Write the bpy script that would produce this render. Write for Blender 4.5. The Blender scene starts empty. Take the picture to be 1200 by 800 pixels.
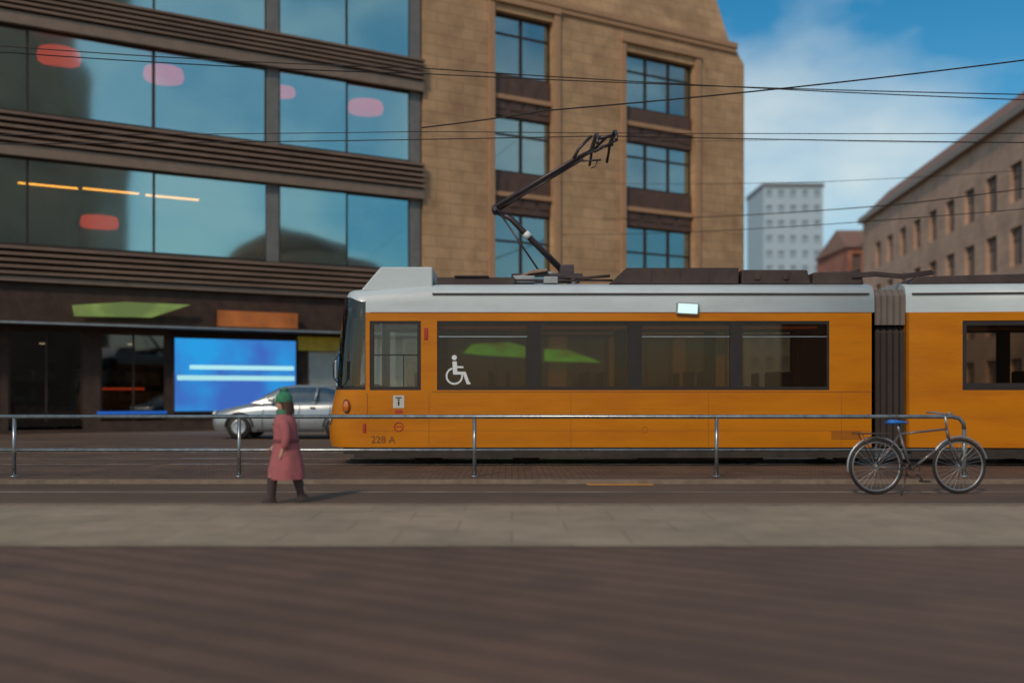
import bpy, bmesh, math, random
from mathutils import Vector, Matrix
random.seed(7)
C = bpy.context.scene.collection
R = math.radians
PI = math.pi

# ------------------------------------------------------------------ materials
def nt_new(name):
    m = bpy.data.materials.new(name); m.use_nodes = True
    nt = m.node_tree
    for n in list(nt.nodes): nt.nodes.remove(n)
    out = nt.nodes.new('ShaderNodeOutputMaterial')
    return m, nt, out

def mat(name, col, rough=0.6, metal=0.0, var=0.18, scale=3.0, bump=0.0, bscale=40.0, dirt=None, dscale=1.2, damt=0.5,
        emit=None, estr=0.0, coat=0.0, stretch=(1, 1, 1), spec=0.5):
    m, nt, out = nt_new(name)
    N = nt.nodes.new; L = nt.links.new
    p = N('ShaderNodeBsdfPrincipled')
    tc = N('ShaderNodeTexCoord'); mp = N('ShaderNodeMapping'); mp.inputs['Scale'].default_value = stretch
    L(tc.outputs['Object'], mp.inputs[0])
    n1 = N('ShaderNodeTexNoise'); n1.inputs['Scale'].default_value = scale; n1.inputs['Detail'].default_value = 8
    n1.inputs['Roughness'].default_value = 0.65
    L(mp.outputs[0], n1.inputs['Vector'])
    mr = N('ShaderNodeMapRange'); mr.inputs[1].default_value = 0.3; mr.inputs[2].default_value = 0.7
    mr.inputs[3].default_value = 1 - var; mr.inputs[4].default_value = 1 + var
    L(n1.outputs['Fac'], mr.inputs[0])
    mx = N('ShaderNodeVectorMath'); mx.operation = 'SCALE'; mx.inputs[0].default_value = col[:3]
    L(mr.outputs[0], mx.inputs['Scale'])
    last = mx.outputs[0]
    if dirt:
        n2 = N('ShaderNodeTexNoise'); n2.inputs['Scale'].default_value = dscale; n2.inputs['Detail'].default_value = 10
        n2.inputs['Roughness'].default_value = 0.75; L(mp.outputs[0], n2.inputs['Vector'])
        r2 = N('ShaderNodeMapRange'); r2.inputs[1].default_value = 0.48; r2.inputs[2].default_value = 0.72
        r2.inputs[3].default_value = 0; r2.inputs[4].default_value = damt
        L(n2.outputs['Fac'], r2.inputs[0])
        mm = N('ShaderNodeMix'); mm.data_type = 'RGBA'; mm.inputs[7].default_value = (*dirt, 1)
        L(r2.outputs[0], mm.inputs[0]); L(last, mm.inputs[6]); last = mm.outputs[2]
    L(last, p.inputs['Base Color'])
    rr = N('ShaderNodeMapRange'); rr.inputs[3].default_value = max(0.02, rough - 0.1); rr.inputs[4].default_value = min(1, rough + 0.12)
    L(n1.outputs['Fac'], rr.inputs[0]); L(rr.outputs[0], p.inputs['Roughness'])
    p.inputs['Metallic'].default_value = metal
    p.inputs['Coat Weight'].default_value = coat
    p.inputs['Specular IOR Level'].default_value = spec
    if emit:
        p.inputs['Emission Color'].default_value = (*emit, 1); p.inputs['Emission Strength'].default_value = estr
    if bump:
        nb = N('ShaderNodeTexNoise'); nb.inputs['Scale'].default_value = bscale; nb.inputs['Detail'].default_value = 6
        L(mp.outputs[0], nb.inputs['Vector'])
        b = N('ShaderNodeBump'); b.inputs['Strength'].default_value = bump; b.inputs['Distance'].default_value = 0.02
        L(nb.outputs['Fac'], b.inputs['Height']); L(b.outputs[0], p.inputs['Normal'])
    L(p.outputs[0], out.inputs[0])
    return m

def glass(name, tint, refl=0.3, rough=0.03, bump=0.0, gcol=(1, 1, 1)):
    m, nt, out = nt_new(name)
    N = nt.nodes.new; L = nt.links.new
    t = N('ShaderNodeBsdfTransparent'); t.inputs[0].default_value = (*tint, 1)
    g = N('ShaderNodeBsdfGlossy'); g.inputs['Roughness'].default_value = rough; g.inputs['Color'].default_value = (*gcol, 1)
    f = N('ShaderNodeFresnel'); f.inputs[0].default_value = 1.5
    a = N('ShaderNodeMath'); a.operation = 'MULTIPLY_ADD'; a.inputs[1].default_value = 1.0 - refl; a.inputs[2].default_value = refl
    L(f.outputs[0], a.inputs[0])
    mx = N('ShaderNodeMixShader'); L(a.outputs[0], mx.inputs[0]); L(t.outputs[0], mx.inputs[1]); L(g.outputs[0], mx.inputs[2])
    if bump:
        tc = N('ShaderNodeTexCoord')
        nb = N('ShaderNodeTexNoise'); nb.inputs['Scale'].default_value = 0.28; nb.inputs['Detail'].default_value = 1
        L(tc.outputs['Object'], nb.inputs['Vector'])
        b = N('ShaderNodeBump'); b.inputs['Strength'].default_value = bump; b.inputs['Distance'].default_value = 0.3
        L(nb.outputs['Fac'], b.inputs['Height']); L(b.outputs[0], g.inputs['Normal'])
    L(mx.outputs[0], out.inputs[0])
    return m

def brickmat(name, c1, c2, mortar, bw, bh, msize, rough=0.8, rot=(0, 0, 0), var=0.35, bump=0.4, dirt=(0.05, 0.04, 0.03), damt=0.4,
             vertical=False, nscale=0.7):
    m, nt, out = nt_new(name)
    N = nt.nodes.new; L = nt.links.new
    p = N('ShaderNodeBsdfPrincipled'); p.inputs['Roughness'].default_value = rough
    tc = N('ShaderNodeTexCoord'); mp = N('ShaderNodeMapping'); L(tc.outputs['Object'], mp.inputs[0])
    mp.inputs['Rotation'].default_value = rot
    v = mp.outputs[0]
    if vertical:      # facade: texture plane is X-Z
        s = N('ShaderNodeSeparateXYZ'); c = N('ShaderNodeCombineXYZ'); L(v, s.inputs[0])
        ad = N('ShaderNodeMath'); L(s.outputs[0], ad.inputs[0]); L(s.outputs[1], ad.inputs[1])
        L(ad.outputs[0], c.inputs[0]); L(s.outputs[2], c.inputs[1]); v = c.outputs[0]
    b = N('ShaderNodeTexBrick'); b.inputs['Color1'].default_value = (*c1, 1); b.inputs['Color2'].default_value = (*c2, 1)
    b.inputs['Mortar'].default_value = (*mortar, 1); b.inputs['Scale'].default_value = 1.0
    b.inputs['Brick Width'].default_value = bw; b.inputs['Row Height'].default_value = bh; b.inputs['Mortar Size'].default_value = msize
    b.inputs['Mortar Smooth'].default_value = 0.3
    L(v, b.inputs['Vector'])
    n1 = N('ShaderNodeTexNoise'); n1.inputs['Scale'].default_value = nscale; n1.inputs['Detail'].default_value = 10
    n1.inputs['Roughness'].default_value = 0.7; L(tc.outputs['Object'], n1.inputs['Vector'])
    mr = N('ShaderNodeMapRange'); mr.inputs[1].default_value = 0.3; mr.inputs[2].default_value = 0.7
    mr.inputs[3].default_value = 1 - var; mr.inputs[4].default_value = 1 + var; L(n1.outputs['Fac'], mr.inputs[0])
    sc = N('ShaderNodeVectorMath'); sc.operation = 'SCALE'; L(b.outputs['Color'], sc.inputs[0]); L(mr.outputs[0], sc.inputs['Scale'])
    n2 = N('ShaderNodeTexNoise'); n2.inputs['Scale'].default_value = nscale * 3; n2.inputs['Detail'].default_value = 8
    L(tc.outputs['Object'], n2.inputs['Vector'])
    r2 = N('ShaderNodeMapRange'); r2.inputs[1].default_value = 0.5; r2.inputs[2].default_value = 0.75; r2.inputs[3].default_value = 0
    r2.inputs[4].default_value = damt; L(n2.outputs['Fac'], r2.inputs[0])
    mm = N('ShaderNodeMix'); mm.data_type = 'RGBA'; mm.inputs[7].default_value = (*dirt, 1)
    L(r2.outputs[0], mm.inputs[0]); L(sc.outputs[0], mm.inputs[6]); L(mm.outputs[2], p.inputs['Base Color'])
    n3 = N('ShaderNodeTexNoise'); n3.inputs['Scale'].default_value = 60; L(tc.outputs['Object'], n3.inputs['Vector'])
    ma = N('ShaderNodeMath'); ma.operation = 'MULTIPLY_ADD'; ma.inputs[1].default_value = 0.25
    iv = N('ShaderNodeMath'); iv.operation = 'SUBTRACT'; iv.inputs[0].default_value = 1; L(b.outputs['Fac'], iv.inputs[1])
    L(n3.outputs['Fac'], ma.inputs[0]); L(iv.outputs[0], ma.inputs[2])
    bp = N('ShaderNodeBump'); bp.inputs['Strength'].default_value = bump; bp.inputs['Distance'].default_value = 0.01
    L(ma.outputs[0], bp.inputs['Height']); L(bp.outputs[0], p.inputs['Normal'])
    L(p.outputs[0], out.inputs[0])
    return m

def lightmat(name, col, strength, col2=None, scale=0.6, stretch=(1, 1, 1)):
    m, nt, out = nt_new(name); N = nt.nodes.new; L = nt.links.new
    e = N('ShaderNodeEmission'); e.inputs['Strength'].default_value = strength
    tc = N('ShaderNodeTexCoord'); mp = N('ShaderNodeMapping'); mp.inputs['Scale'].default_value = stretch; L(tc.outputs['Object'], mp.inputs[0])
    n = N('ShaderNodeTexNoise'); n.inputs['Scale'].default_value = scale; n.inputs['Detail'].default_value = 3; L(mp.outputs[0], n.inputs['Vector'])
    r = N('ShaderNodeMapRange'); r.inputs[1].default_value = 0.38; r.inputs[2].default_value = 0.62; L(n.outputs['Fac'], r.inputs[0])
    mm = N('ShaderNodeMix'); mm.data_type = 'RGBA'; mm.inputs[6].default_value = (*col, 1); mm.inputs[7].default_value = (*(col2 or col), 1)
    L(r.outputs[0], mm.inputs[0]); L(mm.outputs[2], e.inputs[0]); L(e.outputs[0], out.inputs[0])
    return m

M = {}
M['orange'] = mat('tram_orange', (0.56, 0.185, 0.001), 0.42, var=0.10, scale=1.5, spec=0.25, coat=0.06, dirt=(0.36, 0.075, 0.004), dscale=1.0, damt=0.55, stretch=(0.35, 1, 2.2))
M['white'] = mat('tram_white', (0.55, 0.62, 0.63), 0.4, var=0.06, scale=2, dirt=(0.32, 0.32, 0.3), dscale=1.3, damt=0.3, coat=0.1, stretch=(0.5, 1, 2))
M['black'] = mat('black_rubber', (0.018, 0.014, 0.012), 0.6, var=0.3)
M['underframe'] = mat('underframe', (0.035, 0.026, 0.02), 0.8, var=0.4, dirt=(0.09, 0.06, 0.04), bump=0.2)
M['roofkit'] = mat('roof_equipment', (0.05, 0.032, 0.028), 0.65, var=0.3, dirt=(0.11, 0.08, 0.06))
M['lid'] = mat('pale_lid', (0.35, 0.37, 0.38), 0.5, metal=0.3, var=0.2)
M['steel'] = mat('dark_steel', (0.09, 0.07, 0.07), 0.4, metal=0.7, var=0.25)
M['steel_light'] = mat('brushed_steel', (0.45, 0.46, 0.47), 0.35, metal=0.8, var=0.2)
M['rail_paint'] = mat('railing_paint', (0.30, 0.33, 0.34), 0.28, metal=0.75, var=0.25, scale=9, dirt=(0.12, 0.08, 0.05), dscale=6, damt=0.5)
M['copper'] = mat('wire_metal', (0.03, 0.022, 0.02), 0.6, metal=0.3, var=0.1)
M['tram_glass'] = glass('tram_window_glass', (0.60, 0.54, 0.47), 0.0, 0.02, gcol=(0.75,0.68,0.62))
M['cab_glass'] = glass('cab_glass', (0.85, 0.86, 0.82), 0.0, 0.02)
M['screen_glass'] = glass('windscreen_glass', (0.9, 0.92, 0.92), 0.01, 0.02)
M['interior'] = mat('tram_lining', (0.10, 0.075, 0.06), 0.8, var=0.2)
M['seatcloth'] = mat('seat_cloth', (0.05, 0.035, 0.05), 0.9, var=0.5, scale=30)
M['seatred'] = mat('seat_shell_red', (0.28, 0.045, 0.025), 0.5, var=0.2)
M['pole'] = mat('grab_rail_orange', (0.75, 0.16, 0.02), 0.35, var=0.1)
M['indicator'] = mat('amber_lens', (0.55, 0.13, 0.01), 0.15, var=0.15, coat=1, emit=(0.8, 0.18, 0.01), estr=0.08)
M['redpaint'] = mat('red_sticker', (0.42, 0.03, 0.015), 0.5, var=0.15)
M['paper'] = mat('white_sticker', (0.55, 0.55, 0.5), 0.6, var=0.12)
M['ink'] = mat('dark_ink', (0.035, 0.03, 0.035), 0.7, var=0.1)
M['symbol'] = mat('symbol_white', (0.72, 0.76, 0.76), 0.5, var=0.06)
M['bellows'] = brickmat('bellows_cloth', (0.055, 0.042, 0.037), (0.045, 0.036, 0.03), (0.02, 0.015, 0.012), 0.06, 4.0, 0.01, 0.9, vertical=True)
M['lamp_lit'] = lightmat('lit_lens', (0.72, 1.0, 0.92), 1.5)
# buildings
M['louver'] = mat('brown_louver', (0.27, 0.18, 0.13), 0.45, metal=0.1, var=0.2, scale=2, stretch=(0.3, 1, 1), dirt=(0.05, 0.035, 0.03), dscale=0.9)
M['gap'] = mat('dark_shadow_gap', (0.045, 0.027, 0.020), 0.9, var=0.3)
M['fascia'] = mat('brown_fascia', (0.25, 0.175, 0.125), 0.5, var=0.15, metal=0.2)
M['pillar'] = mat('pillar_grey', (0.16, 0.16, 0.15), 0.6, var=0.2)
M['curtain_glass'] = glass('coated_glass', (0.85, 0.88, 0.86), 0.46, 0.05, bump=0.16, gcol=(0.75, 1.0, 0.97))
M['house_glass'] = glass('house_glass', (0.7, 0.75, 0.7), 0.3, 0.05, bump=0.12, gcol=(0.8, 0.97, 1.0))
M['shop_glass'] = glass('shop_glass', (0.6, 0.6, 0.58), 0.03, 0.03)
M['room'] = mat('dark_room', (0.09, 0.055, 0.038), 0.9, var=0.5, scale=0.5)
M['slab'] = mat('concrete_floor', (0.2, 0.18, 0.16), 0.8, var=0.2)
M['sand'] = brickmat('sandstone', (0.50, 0.31, 0.165), (0.44, 0.27, 0.14), (0.26, 0.16, 0.09), 1.1, 0.42, 0.012, 0.85, vertical=True, var=0.32, bump=0.4,
                     dirt=(0.24, 0.13, 0.07), damt=0.6, nscale=0.35)
M['sand_trim'] = mat('sandstone_trim', (0.45, 0.26, 0.14), 0.8, var=0.25, scale=1.2, dirt=(0.13, 0.07, 0.04), bump=0.2)
M['bronze'] = mat('bronze_frame', (0.05, 0.032, 0.022), 0.5, metal=0.4, var=0.2)
M['spandrel'] = mat('dark_spandrel', (0.10, 0.052, 0.035), 0.5, var=0.3, dirt=(0.1, 0.06, 0.03))
M['brown_stone'] = brickmat('brown_stone', (0.52, 0.33, 0.23), (0.47, 0.30, 0.21), (0.32, 0.21, 0.15), 1.6, 0.6, 0.015, 0.85, vertical=True, var=0.2, nscale=0.15)
M['redbrick'] = brickmat('red_brick', (0.42, 0.16, 0.10), (0.36, 0.13, 0.08), (0.3, 0.2, 0.16), 0.5, 0.15, 0.01, 0.9, vertical=True, nscale=0.2)
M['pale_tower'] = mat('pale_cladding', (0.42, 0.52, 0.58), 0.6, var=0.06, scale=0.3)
M['tile'] = mat('roof_tile', (0.24, 0.13, 0.09), 0.8, var=0.3, scale=4)
M['zinc'] = mat('zinc_roof', (0.2, 0.2, 0.2), 0.5, metal=0.4, var=0.2)
# ground
M['paving'] = brickmat('brown_pavers', (0.145, 0.080, 0.050), (0.158, 0.088, 0.055), (0.028, 0.014, 0.008), 90.0, 0.31, 0.016, 0.75,
                       rot=(0, 0, R(31)), var=0.32, bump=0.6, dirt=(0.07, 0.043, 0.032), damt=0.55, nscale=0.4)
M['slabs'] = brickmat('grey_slabs', (0.35, 0.265, 0.175), (0.32, 0.24, 0.158), (0.26, 0.19, 0.12), 1.0, 0.75, 0.012, 0.8, var=0.25, bump=0.4,
                      dirt=(0.22, 0.155, 0.10), damt=0.5, nscale=0.7)
M['setts'] = brickmat('dark_setts', (0.165, 0.092, 0.055), (0.125, 0.072, 0.045), (0.05, 0.026, 0.016), 0.20, 0.11, 0.012, 0.75, var=0.4, bump=0.7,
                      dirt=(0.035, 0.026, 0.02), damt=0.5, nscale=0.9)
M['asphalt'] = mat('asphalt', (0.13, 0.078, 0.048), 0.8, var=0.3, scale=1.2, bump=0.5, bscale=120, dirt=(0.055, 0.036, 0.026), dscale=0.5, damt=0.75, stretch=(0.15, 1, 1))
M['kerb'] = mat('granite_kerb', (0.22, 0.165, 0.115), 0.75, var=0.25, scale=8, bump=0.3, dirt=(0.07, 0.05, 0.04))
M['ground'] = mat('ground', (0.16, 0.115, 0.085), 0.9, var=0.25, scale=0.6, bump=0.3)
M['track_steel'] = mat('rail_steel', (0.35, 0.3, 0.27), 0.25, metal=0.9, var=0.3)
M['ochre'] = mat('ochre_paint', (0.62, 0.25, 0.02), 0.6, var=0.25, scale=12, dirt=(0.12, 0.08, 0.05), dscale=9, damt=0.7)

# ------------------------------------------------------------------ mesh helpers
def bx(bm, x0, x1, y0, y1, z0, z1, mi=0):
    v = [bm.verts.new(p) for p in ((x0,y0,z0),(x1,y0,z0),(x1,y1,z0),(x0,y1,z0),(x0,y0,z1),(x1,y0,z1),(x1,y1,z1),(x0,y1,z1))]
    for f in ((0,3,2,1),(4,5,6,7),(0,1,5,4),(1,2,6,5),(2,3,7,6),(3,0,4,7)):
        fa = bm.faces.new([v[i] for i in f]); fa.material_index = mi
    return v

def tube(bm, pts, r, seg=10, mi=0, caps=True, smooth=True):
    pts = [Vector(p) for p in pts]; rs = r if isinstance(r, (list, tuple)) else [r]*len(pts)
    rings = []; up = Vector((0, 0, 1)); prev = None
    for i, p in enumerate(pts):
        d = (pts[min(i+1, len(pts)-1)] - pts[max(i-1, 0)]).normalized()
        if prev is None:
            a = d.cross(up)
            if a.length < 1e-3: a = d.cross(Vector((1, 0, 0)))
            a.normalize()
        else:
            a = (prev - d*prev.dot(d)).normalized()
        prev = a; b = d.cross(a)
        rings.append([bm.verts.new(p + (a*math.cos(2*PI*k/seg) + b*math.sin(2*PI*k/seg))*rs[i]) for k in range(seg)])
    for i in range(len(rings)-1):
        for k in range(seg):
            f = bm.faces.new((rings[i][k], rings[i][(k+1) % seg], rings[i+1][(k+1) % seg], rings[i+1][k]))
            f.material_index = mi; f.smooth = smooth
    if caps:
        for rg in (list(reversed(rings[0])), rings[-1]):
            f = bm.faces.new(rg); f.material_index = mi

def torus(bm, c, Rr, r, axis='y', seg=32, s2=8, mi=0, a0=0, a1=2*PI):
    full = abs(a1-a0-2*PI) < 1e-6; n = seg if full else seg+1; rings = []
    for i in range(n):
        a = a0 + (a1-a0)*i/seg; rg = []
        for k in range(s2):
            b = 2*PI*k/s2; rad = Rr + r*math.cos(b); h = r*math.sin(b)
            if axis == 'y': p = (c[0]+rad*math.cos(a), c[1]+h, c[2]+rad*math.sin(a))
            else: p = (c[0]+rad*math.cos(a), c[1]+rad*math.sin(a), c[2]+h)
            rg.append(bm.verts.new(p))
        rings.append(rg)
    for i in range(seg):
        j = (i+1) % n
        for k in range(s2):
            f = bm.faces.new((rings[i][k], rings[j][k], rings[j][(k+1) % s2], rings[i][(k+1) % s2])); f.smooth = True; f.material_index = mi

def lathe(bm, prof, c=(0, 0, 0), seg=24, axis='z', mi=0, smooth=True):
    rings = []
    for (r, h) in prof:
        rg = []
        for k in range(seg):
            a = 2*PI*k/seg
            if axis == 'z': p = (c[0]+r*math.cos(a), c[1]+r*math.sin(a), c[2]+h)
            elif axis == 'y': p = (c[0]+r*math.cos(a), c[1]+h, c[2]+r*math.sin(a))
            else: p = (c[0]+h, c[1]+r*math.cos(a), c[2]+r*math.sin(a))
            rg.append(bm.verts.new(p))
        rings.append(rg)
    for i in range(len(rings)-1):
        for k in range(seg):
            f = bm.faces.new((rings[i][k], rings[i][(k+1) % seg], rings[i+1][(k+1) % seg], rings[i+1][k])); f.smooth = smooth; f.material_index = mi
    for rg in (rings[0], rings[-1]):
        try: bm.faces.new(rg).material_index = mi
        except Exception: pass

def prism(bm, outline, y0, y1, mi=0):           # outline of (x,z) extruded in y
    a = [bm.verts.new((x, y0, z)) for x, z in outline]; b = [bm.verts.new((x, y1, z)) for x, z in outline]
    n = len(a)
    bm.faces.new(a).material_index = mi; bm.faces.new(list(reversed(b))).material_index = mi
    for i in range(n):
        bm.faces.new((a[i], b[i], b[(i+1) % n], a[(i+1) % n])).material_index = mi

def holewall(bm, x0, x1, z0, z1, y0, y1, holes, cuts=(), mfun=None, axis='y'):
    """solid wall between y0 and y1 with rectangular holes (x0,x1,z0,z1); reveals are real faces"""
    xs = sorted({x0, x1, *[v for h in holes for v in h[:2] if x0 < v < x1]})
    zs = sorted({z0, z1, *[v for h in holes for v in h[2:] if z0 < v < z1], *[c for c in cuts if z0 < c < z1]})
    def solid(i, j):
        if i < 0 or j < 0 or i >= len(xs)-1 or j >= len(zs)-1: return False
        cx = (xs[i]+xs[i+1])/2; cz = (zs[j]+zs[j+1])/2
        return not any(h[0] < cx < h[1] and h[2] < cz < h[3] for h in holes)
    def V(x, y, z): return bm.verts.new((x, y, z) if axis == 'y' else (y, x, z))
    def q(pts, mi):
        f = bm.faces.new([V(*p) for p in pts]); f.material_index = mi
    for i in range(len(xs)-1):
        for j in range(len(zs)-1):
            if not solid(i, j): continue
            a, b, c, d = xs[i], xs[i+1], zs[j], zs[j+1]
            mi = mfun((a+b)/2, (c+d)/2) if mfun else 0
            q(((a,y0,c),(b,y0,c),(b,y0,d),(a,y0,d)), mi); q(((b,y1,c),(a,y1,c),(a,y1,d),(b,y1,d)), mi)
            if not solid(i-1, j): q(((a,y1,c),(a,y0,c),(a,y0,d),(a,y1,d)), mi)
            if not solid(i+1, j): q(((b,y0,c),(b,y1,c),(b,y1,d),(b,y0,d)), mi)
            if not solid(i, j-1): q(((a,y1,c),(b,y1,c),(b,y0,c),(a,y0,c)), mi)
            if not solid(i, j+1): q(((a,y0,d),(b,y0,d),(b,y1,d),(a,y1,d)), mi)

def obj(name, bm, mats, parent=None, bevel=0, doubles=True, label=None, subsurf=0):
    if doubles: bmesh.ops.remove_doubles(bm, verts=bm.verts, dist=1e-5)
    bmesh.ops.recalc_face_normals(bm, faces=bm.faces)
    me = bpy.data.meshes.new(name); bm.to_mesh(me); bm.free()
    for m in (mats if isinstance(mats, (list, tuple)) else [mats]): me.materials.append(m)
    o = bpy.data.objects.new(name, me); C.objects.link(o)
    if parent: o.parent = parent
    if bevel:
        b = o.modifiers.new('bevel', 'BEVEL'); b.width = bevel; b.segments = 2; b.limit_method = 'ANGLE'; b.angle_limit = R(40)
    if subsurf:
        s = o.modifiers.new('sub', 'SUBSURF'); s.levels = s.render_levels = subsurf
    if label: o['label'] = label
    return o
def tag(o, label, cat, group=None):
    o['label'] = label; o['category'] = cat
    if group: o['group'] = group
    return o
def thing(name, label, cat, loc=(0, 0, 0), rz=0, group=None):
    o = bpy.data.objects.new(name, None); C.objects.link(o); o.location = loc; o.rotation_euler = (0, 0, rz)
    o.empty_display_size = 0.3
    return tag(o, label, cat, group)
def BM(): return bmesh.new()
def box(name, x0, x1, y0, y1, z0, z1, m, parent=None, bevel=0, label=None):
    b = BM(); bx(b, x0, x1, y0, y1, z0, z1); return obj(name, b, m, parent, bevel, label=label)
def copy_tree(o, parent=None):
    c = o.copy(); C.objects.link(c)
    if parent: c.parent = parent
    for ch in list(o.children): copy_tree(ch, c)
    return c
def text_bm(s, size, depth=0.002):
    cu = bpy.data.curves.new('t', 'FONT'); cu.body = s; cu.size = size; cu.extrude = depth; cu.align_x = 'CENTER'; cu.align_y = 'CENTER'
    o = bpy.data.objects.new('t', cu); C.objects.link(o)
    dg = bpy.context.evaluated_depsgraph_get(); me = bpy.data.meshes.new_from_object(o.evaluated_get(dg))
    bm = BM(); bm.from_mesh(me); bpy.data.objects.remove(o); bpy.data.curves.remove(cu); bpy.data.meshes.remove(me)
    return bm

# ------------------------------------------------------------------ setting: ground
def struct(name, bm, m):
    o = obj(name, bm, m); o['kind'] = 'structure'; return o
def flat(name, x0, x1, y0, y1, z, m, th=0.0):
    b = BM()
    if th: bx(b, x0, x1, y0, y1, z-th, z)
    else:
        v = [b.verts.new(p) for p in ((x0,y0,z),(x1,y0,z),(x1,y1,z),(x0,y1,z))]; b.faces.new(v)
    return struct(name, b, m)
flat('ground', -900, 900, -300, 1500, -0.008, M['ground'])
flat('plaza_paving', -60, 60, -20, 8.1, 0.0, M['paving'])
flat('pavement', -60, 60, 8.1, 11.0, 0.0, M['slabs'])
flat('gutter_strip', -60, 60, 8.06, 8.10, 0.004, M['gap'])
flat('road', -60, 60, 11.18, 13.7, -0.004, M['asphalt'])
b = BM(); bx(b, -60, 60, 13.7, 13.86, -0.02, 0.05); struct('kerb', b, M['kerb'])
b = BM(); bx(b, -60, 60, 11.0, 11.18, -0.02, 0.012); struct('kerb_strip', b, M['kerb'])
flat('railing_verge', -60, 60, 13.86, 15.4, 0.02, M['setts'])
flat('track_bed', -60, 60, 15.4, 24.0, 0.0, M['setts'])
flat('far_road', -60, 60, 24.0, 30.0, 0.0, M['asphalt'])
# grooved rails
for k, y in enumerate((17.43, 18.87, 20.9, 22.34)):
    b = BM(); bx(b, -60, 60, y-0.03, y+0.03, -0.02, 0.008); struct('tram_rail', b, M['track_steel'])
# ochre paint mark on the road edge
b = BM(); bx(b, 1.02, 1.92, 13.52, 13.66, -0.003, 0.004); struct('road_marking', b, M['ochre'])
# pale line along the road (joint of the lane)
b = BM(); bx(b, -60, 60, 12.55, 12.60, -0.003, 0.003); struct('road_line', b, mat('worn_line', (0.25, 0.2, 0.16), 0.7, var=0.5, scale=5, stretch=(0.3, 1, 1), dirt=(0.08, 0.06, 0.05), damt=0.9))

# ------------------------------------------------------------------ TRAM   (local: x along, y 0 = near side .. 2.3 far side)
tram = thing('tram', 'orange and white articulated tram with its pantograph raised, running behind the railing', 'tram', (0, 17.0, 0))
ZB, ZW0, ZW1, ZO, ZT = 0.318, 1.294, 2.474, 2.62, 3.115
W = 2.3
ROOFP = [(0.0, 2.62), (0.004, 2.80), (0.02, 2.93), (0.055, 3.02), (0.12, 3.08), (0.24, 3.12), (0.6, 3.17), (1.15, 3.19)]
ROOFP = ROOFP + [(W-y, z) for y, z in reversed(ROOFP[:-1])]
def roof_shell(bm, xs, facs, ends=(False, True)):
    rings = []
    for x, f in zip(xs, facs):
        rings.append([bm.verts.new((x, y, 2.62+(z-2.62)*f)) for y, z in ROOFP])
    for i in range(len(rings)-1):
        for k in range(len(ROOFP)-1):
            fa = bm.faces.new((rings[i][k], rings[i+1][k], rings[i+1][k+1], rings[i][k+1])); fa.smooth = True
    if ends[0]: bm.faces.new(rings[0])
    if ends[1]: bm.faces.new(list(reversed(rings[-1])))

X0, X1 = -2.5, 6.19
win_cab = (-2.43, -1.555, ZW0, ZW1)
win_main = (-1.28, 5.42, ZW0, ZW1)
b = BM()
for y0, y1 in ((0.0, 0.06), (W-0.06, W)):
    holewall(b, X0, X1, ZB, ZO, y0, y1, [win_cab, win_main])
holewall(b, 0.0, W, ZB, ZO, X1-0.05, X1, [(0.55, 1.75, 0.4, 2.4)], axis='x')
bx(b, X0, X1-0.06, 0.06, W-0.06, ZB, 0.36)
o_body = obj('car_body', b, M['orange'], tram, label='orange lower body of the leading car')
b = BM(); roof_shell(b, [-2.5, -2.2, -1.9, -1.5, -1.2, 0, 3, 6.19], [0.82, 0.86, 0.91, 0.97, 1, 1, 1, 1]); 
obj('roof', b, M['white'], tram, label='white roof of the leading car')
# roof gutter groove line
b = BM(); bx(b, -1.36, 6.1, -0.012, 0.03, 2.925, 2.95); obj('gutter', b, M['roofkit'], tram)
# faint panel seams on the lower side
b = BM()
for x in (-1.42, 1.0, 3.35, 5.62): bx(b, x, x+0.008, -0.002, 0.002, ZB+0.02, ZW0-0.05)
bx(b, -2.96+0.5, 6.15, -0.002, 0.002, 0.60, 0.607)
obj('panel_seam', b, mat('seam', (0.30, 0.09, 0.01), 0.6), tram)

b = BM()
for k in range(5): bx(b, 5.45, 5.95, -0.006, 0.004, 0.46+k*0.03, 0.472+k*0.03)
obj('vent_grille', b, mat('grille_dark', (0.2, 0.06, 0.01), 0.6), tram)
b = BM(); bx(b, -1.35, 6.15, -0.004, 0.002, 1.262, 1.272); bx(b, -2.42, 6.15, -0.005, 0.002, ZO-0.008, ZO+0.004); obj('trim_line', b, mat('trim_dark', (0.25, 0.075, 0.01), 0.5), tram)
b = BM(); torus(b, (2.27, -0.001, 0.62), 0.05, 0.004, 'y', 20, 5); obj('emblem', b, mat('emblem_ink', (0.32, 0.08, 0.01), 0.6), tram)
# nose: rings in plan
def nose_pt(th, xc, z, n=2.7):
    a = -2.5 - xc
    ct, st = math.cos(th), math.sin(th)
    x = -2.5 - a*(abs(ct)**(2/n)); y = 1.15 - math.copysign(1.15*(abs(st)**(2/n)), st)
    return (x, y, z)
levels = [(0.318, -3.23), (0.45, -3.26), (0.7, -3.27), (1.0, -3.22), (1.30, -3.15), (1.36, -3.14), (1.8, -3.11), (2.3, -3.06), (2.7, -3.0), (2.90, -2.975)]
NT = 32
def nose_ring(bm, z, xc, topround=False):
    r = []
    for k in range(NT+1):
        th = PI/2 - PI*k/NT
        zz = z
        if topround: zz = z - 0.10*(abs(math.sin(th))**14)
        r.append(bm.verts.new(nose_pt(th, xc, zz)))
    return r
def nose_faces(bm, lv, rounds=()):
    rings = [nose_ring(bm, z, xc, i in rounds) for i, (z, xc) in enumerate(lv)]
    for i in range(len(rings)-1):
        for k in range(NT):
            f = bm.faces.new((rings[i][k], rings[i][k+1], rings[i+1][k+1], rings[i+1][k])); f.smooth = True
    return rings
b = BM(); nose_faces(b, levels[:5]); obj('nose', b, M['orange'], tram, label='rounded orange nose of the tram')
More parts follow.
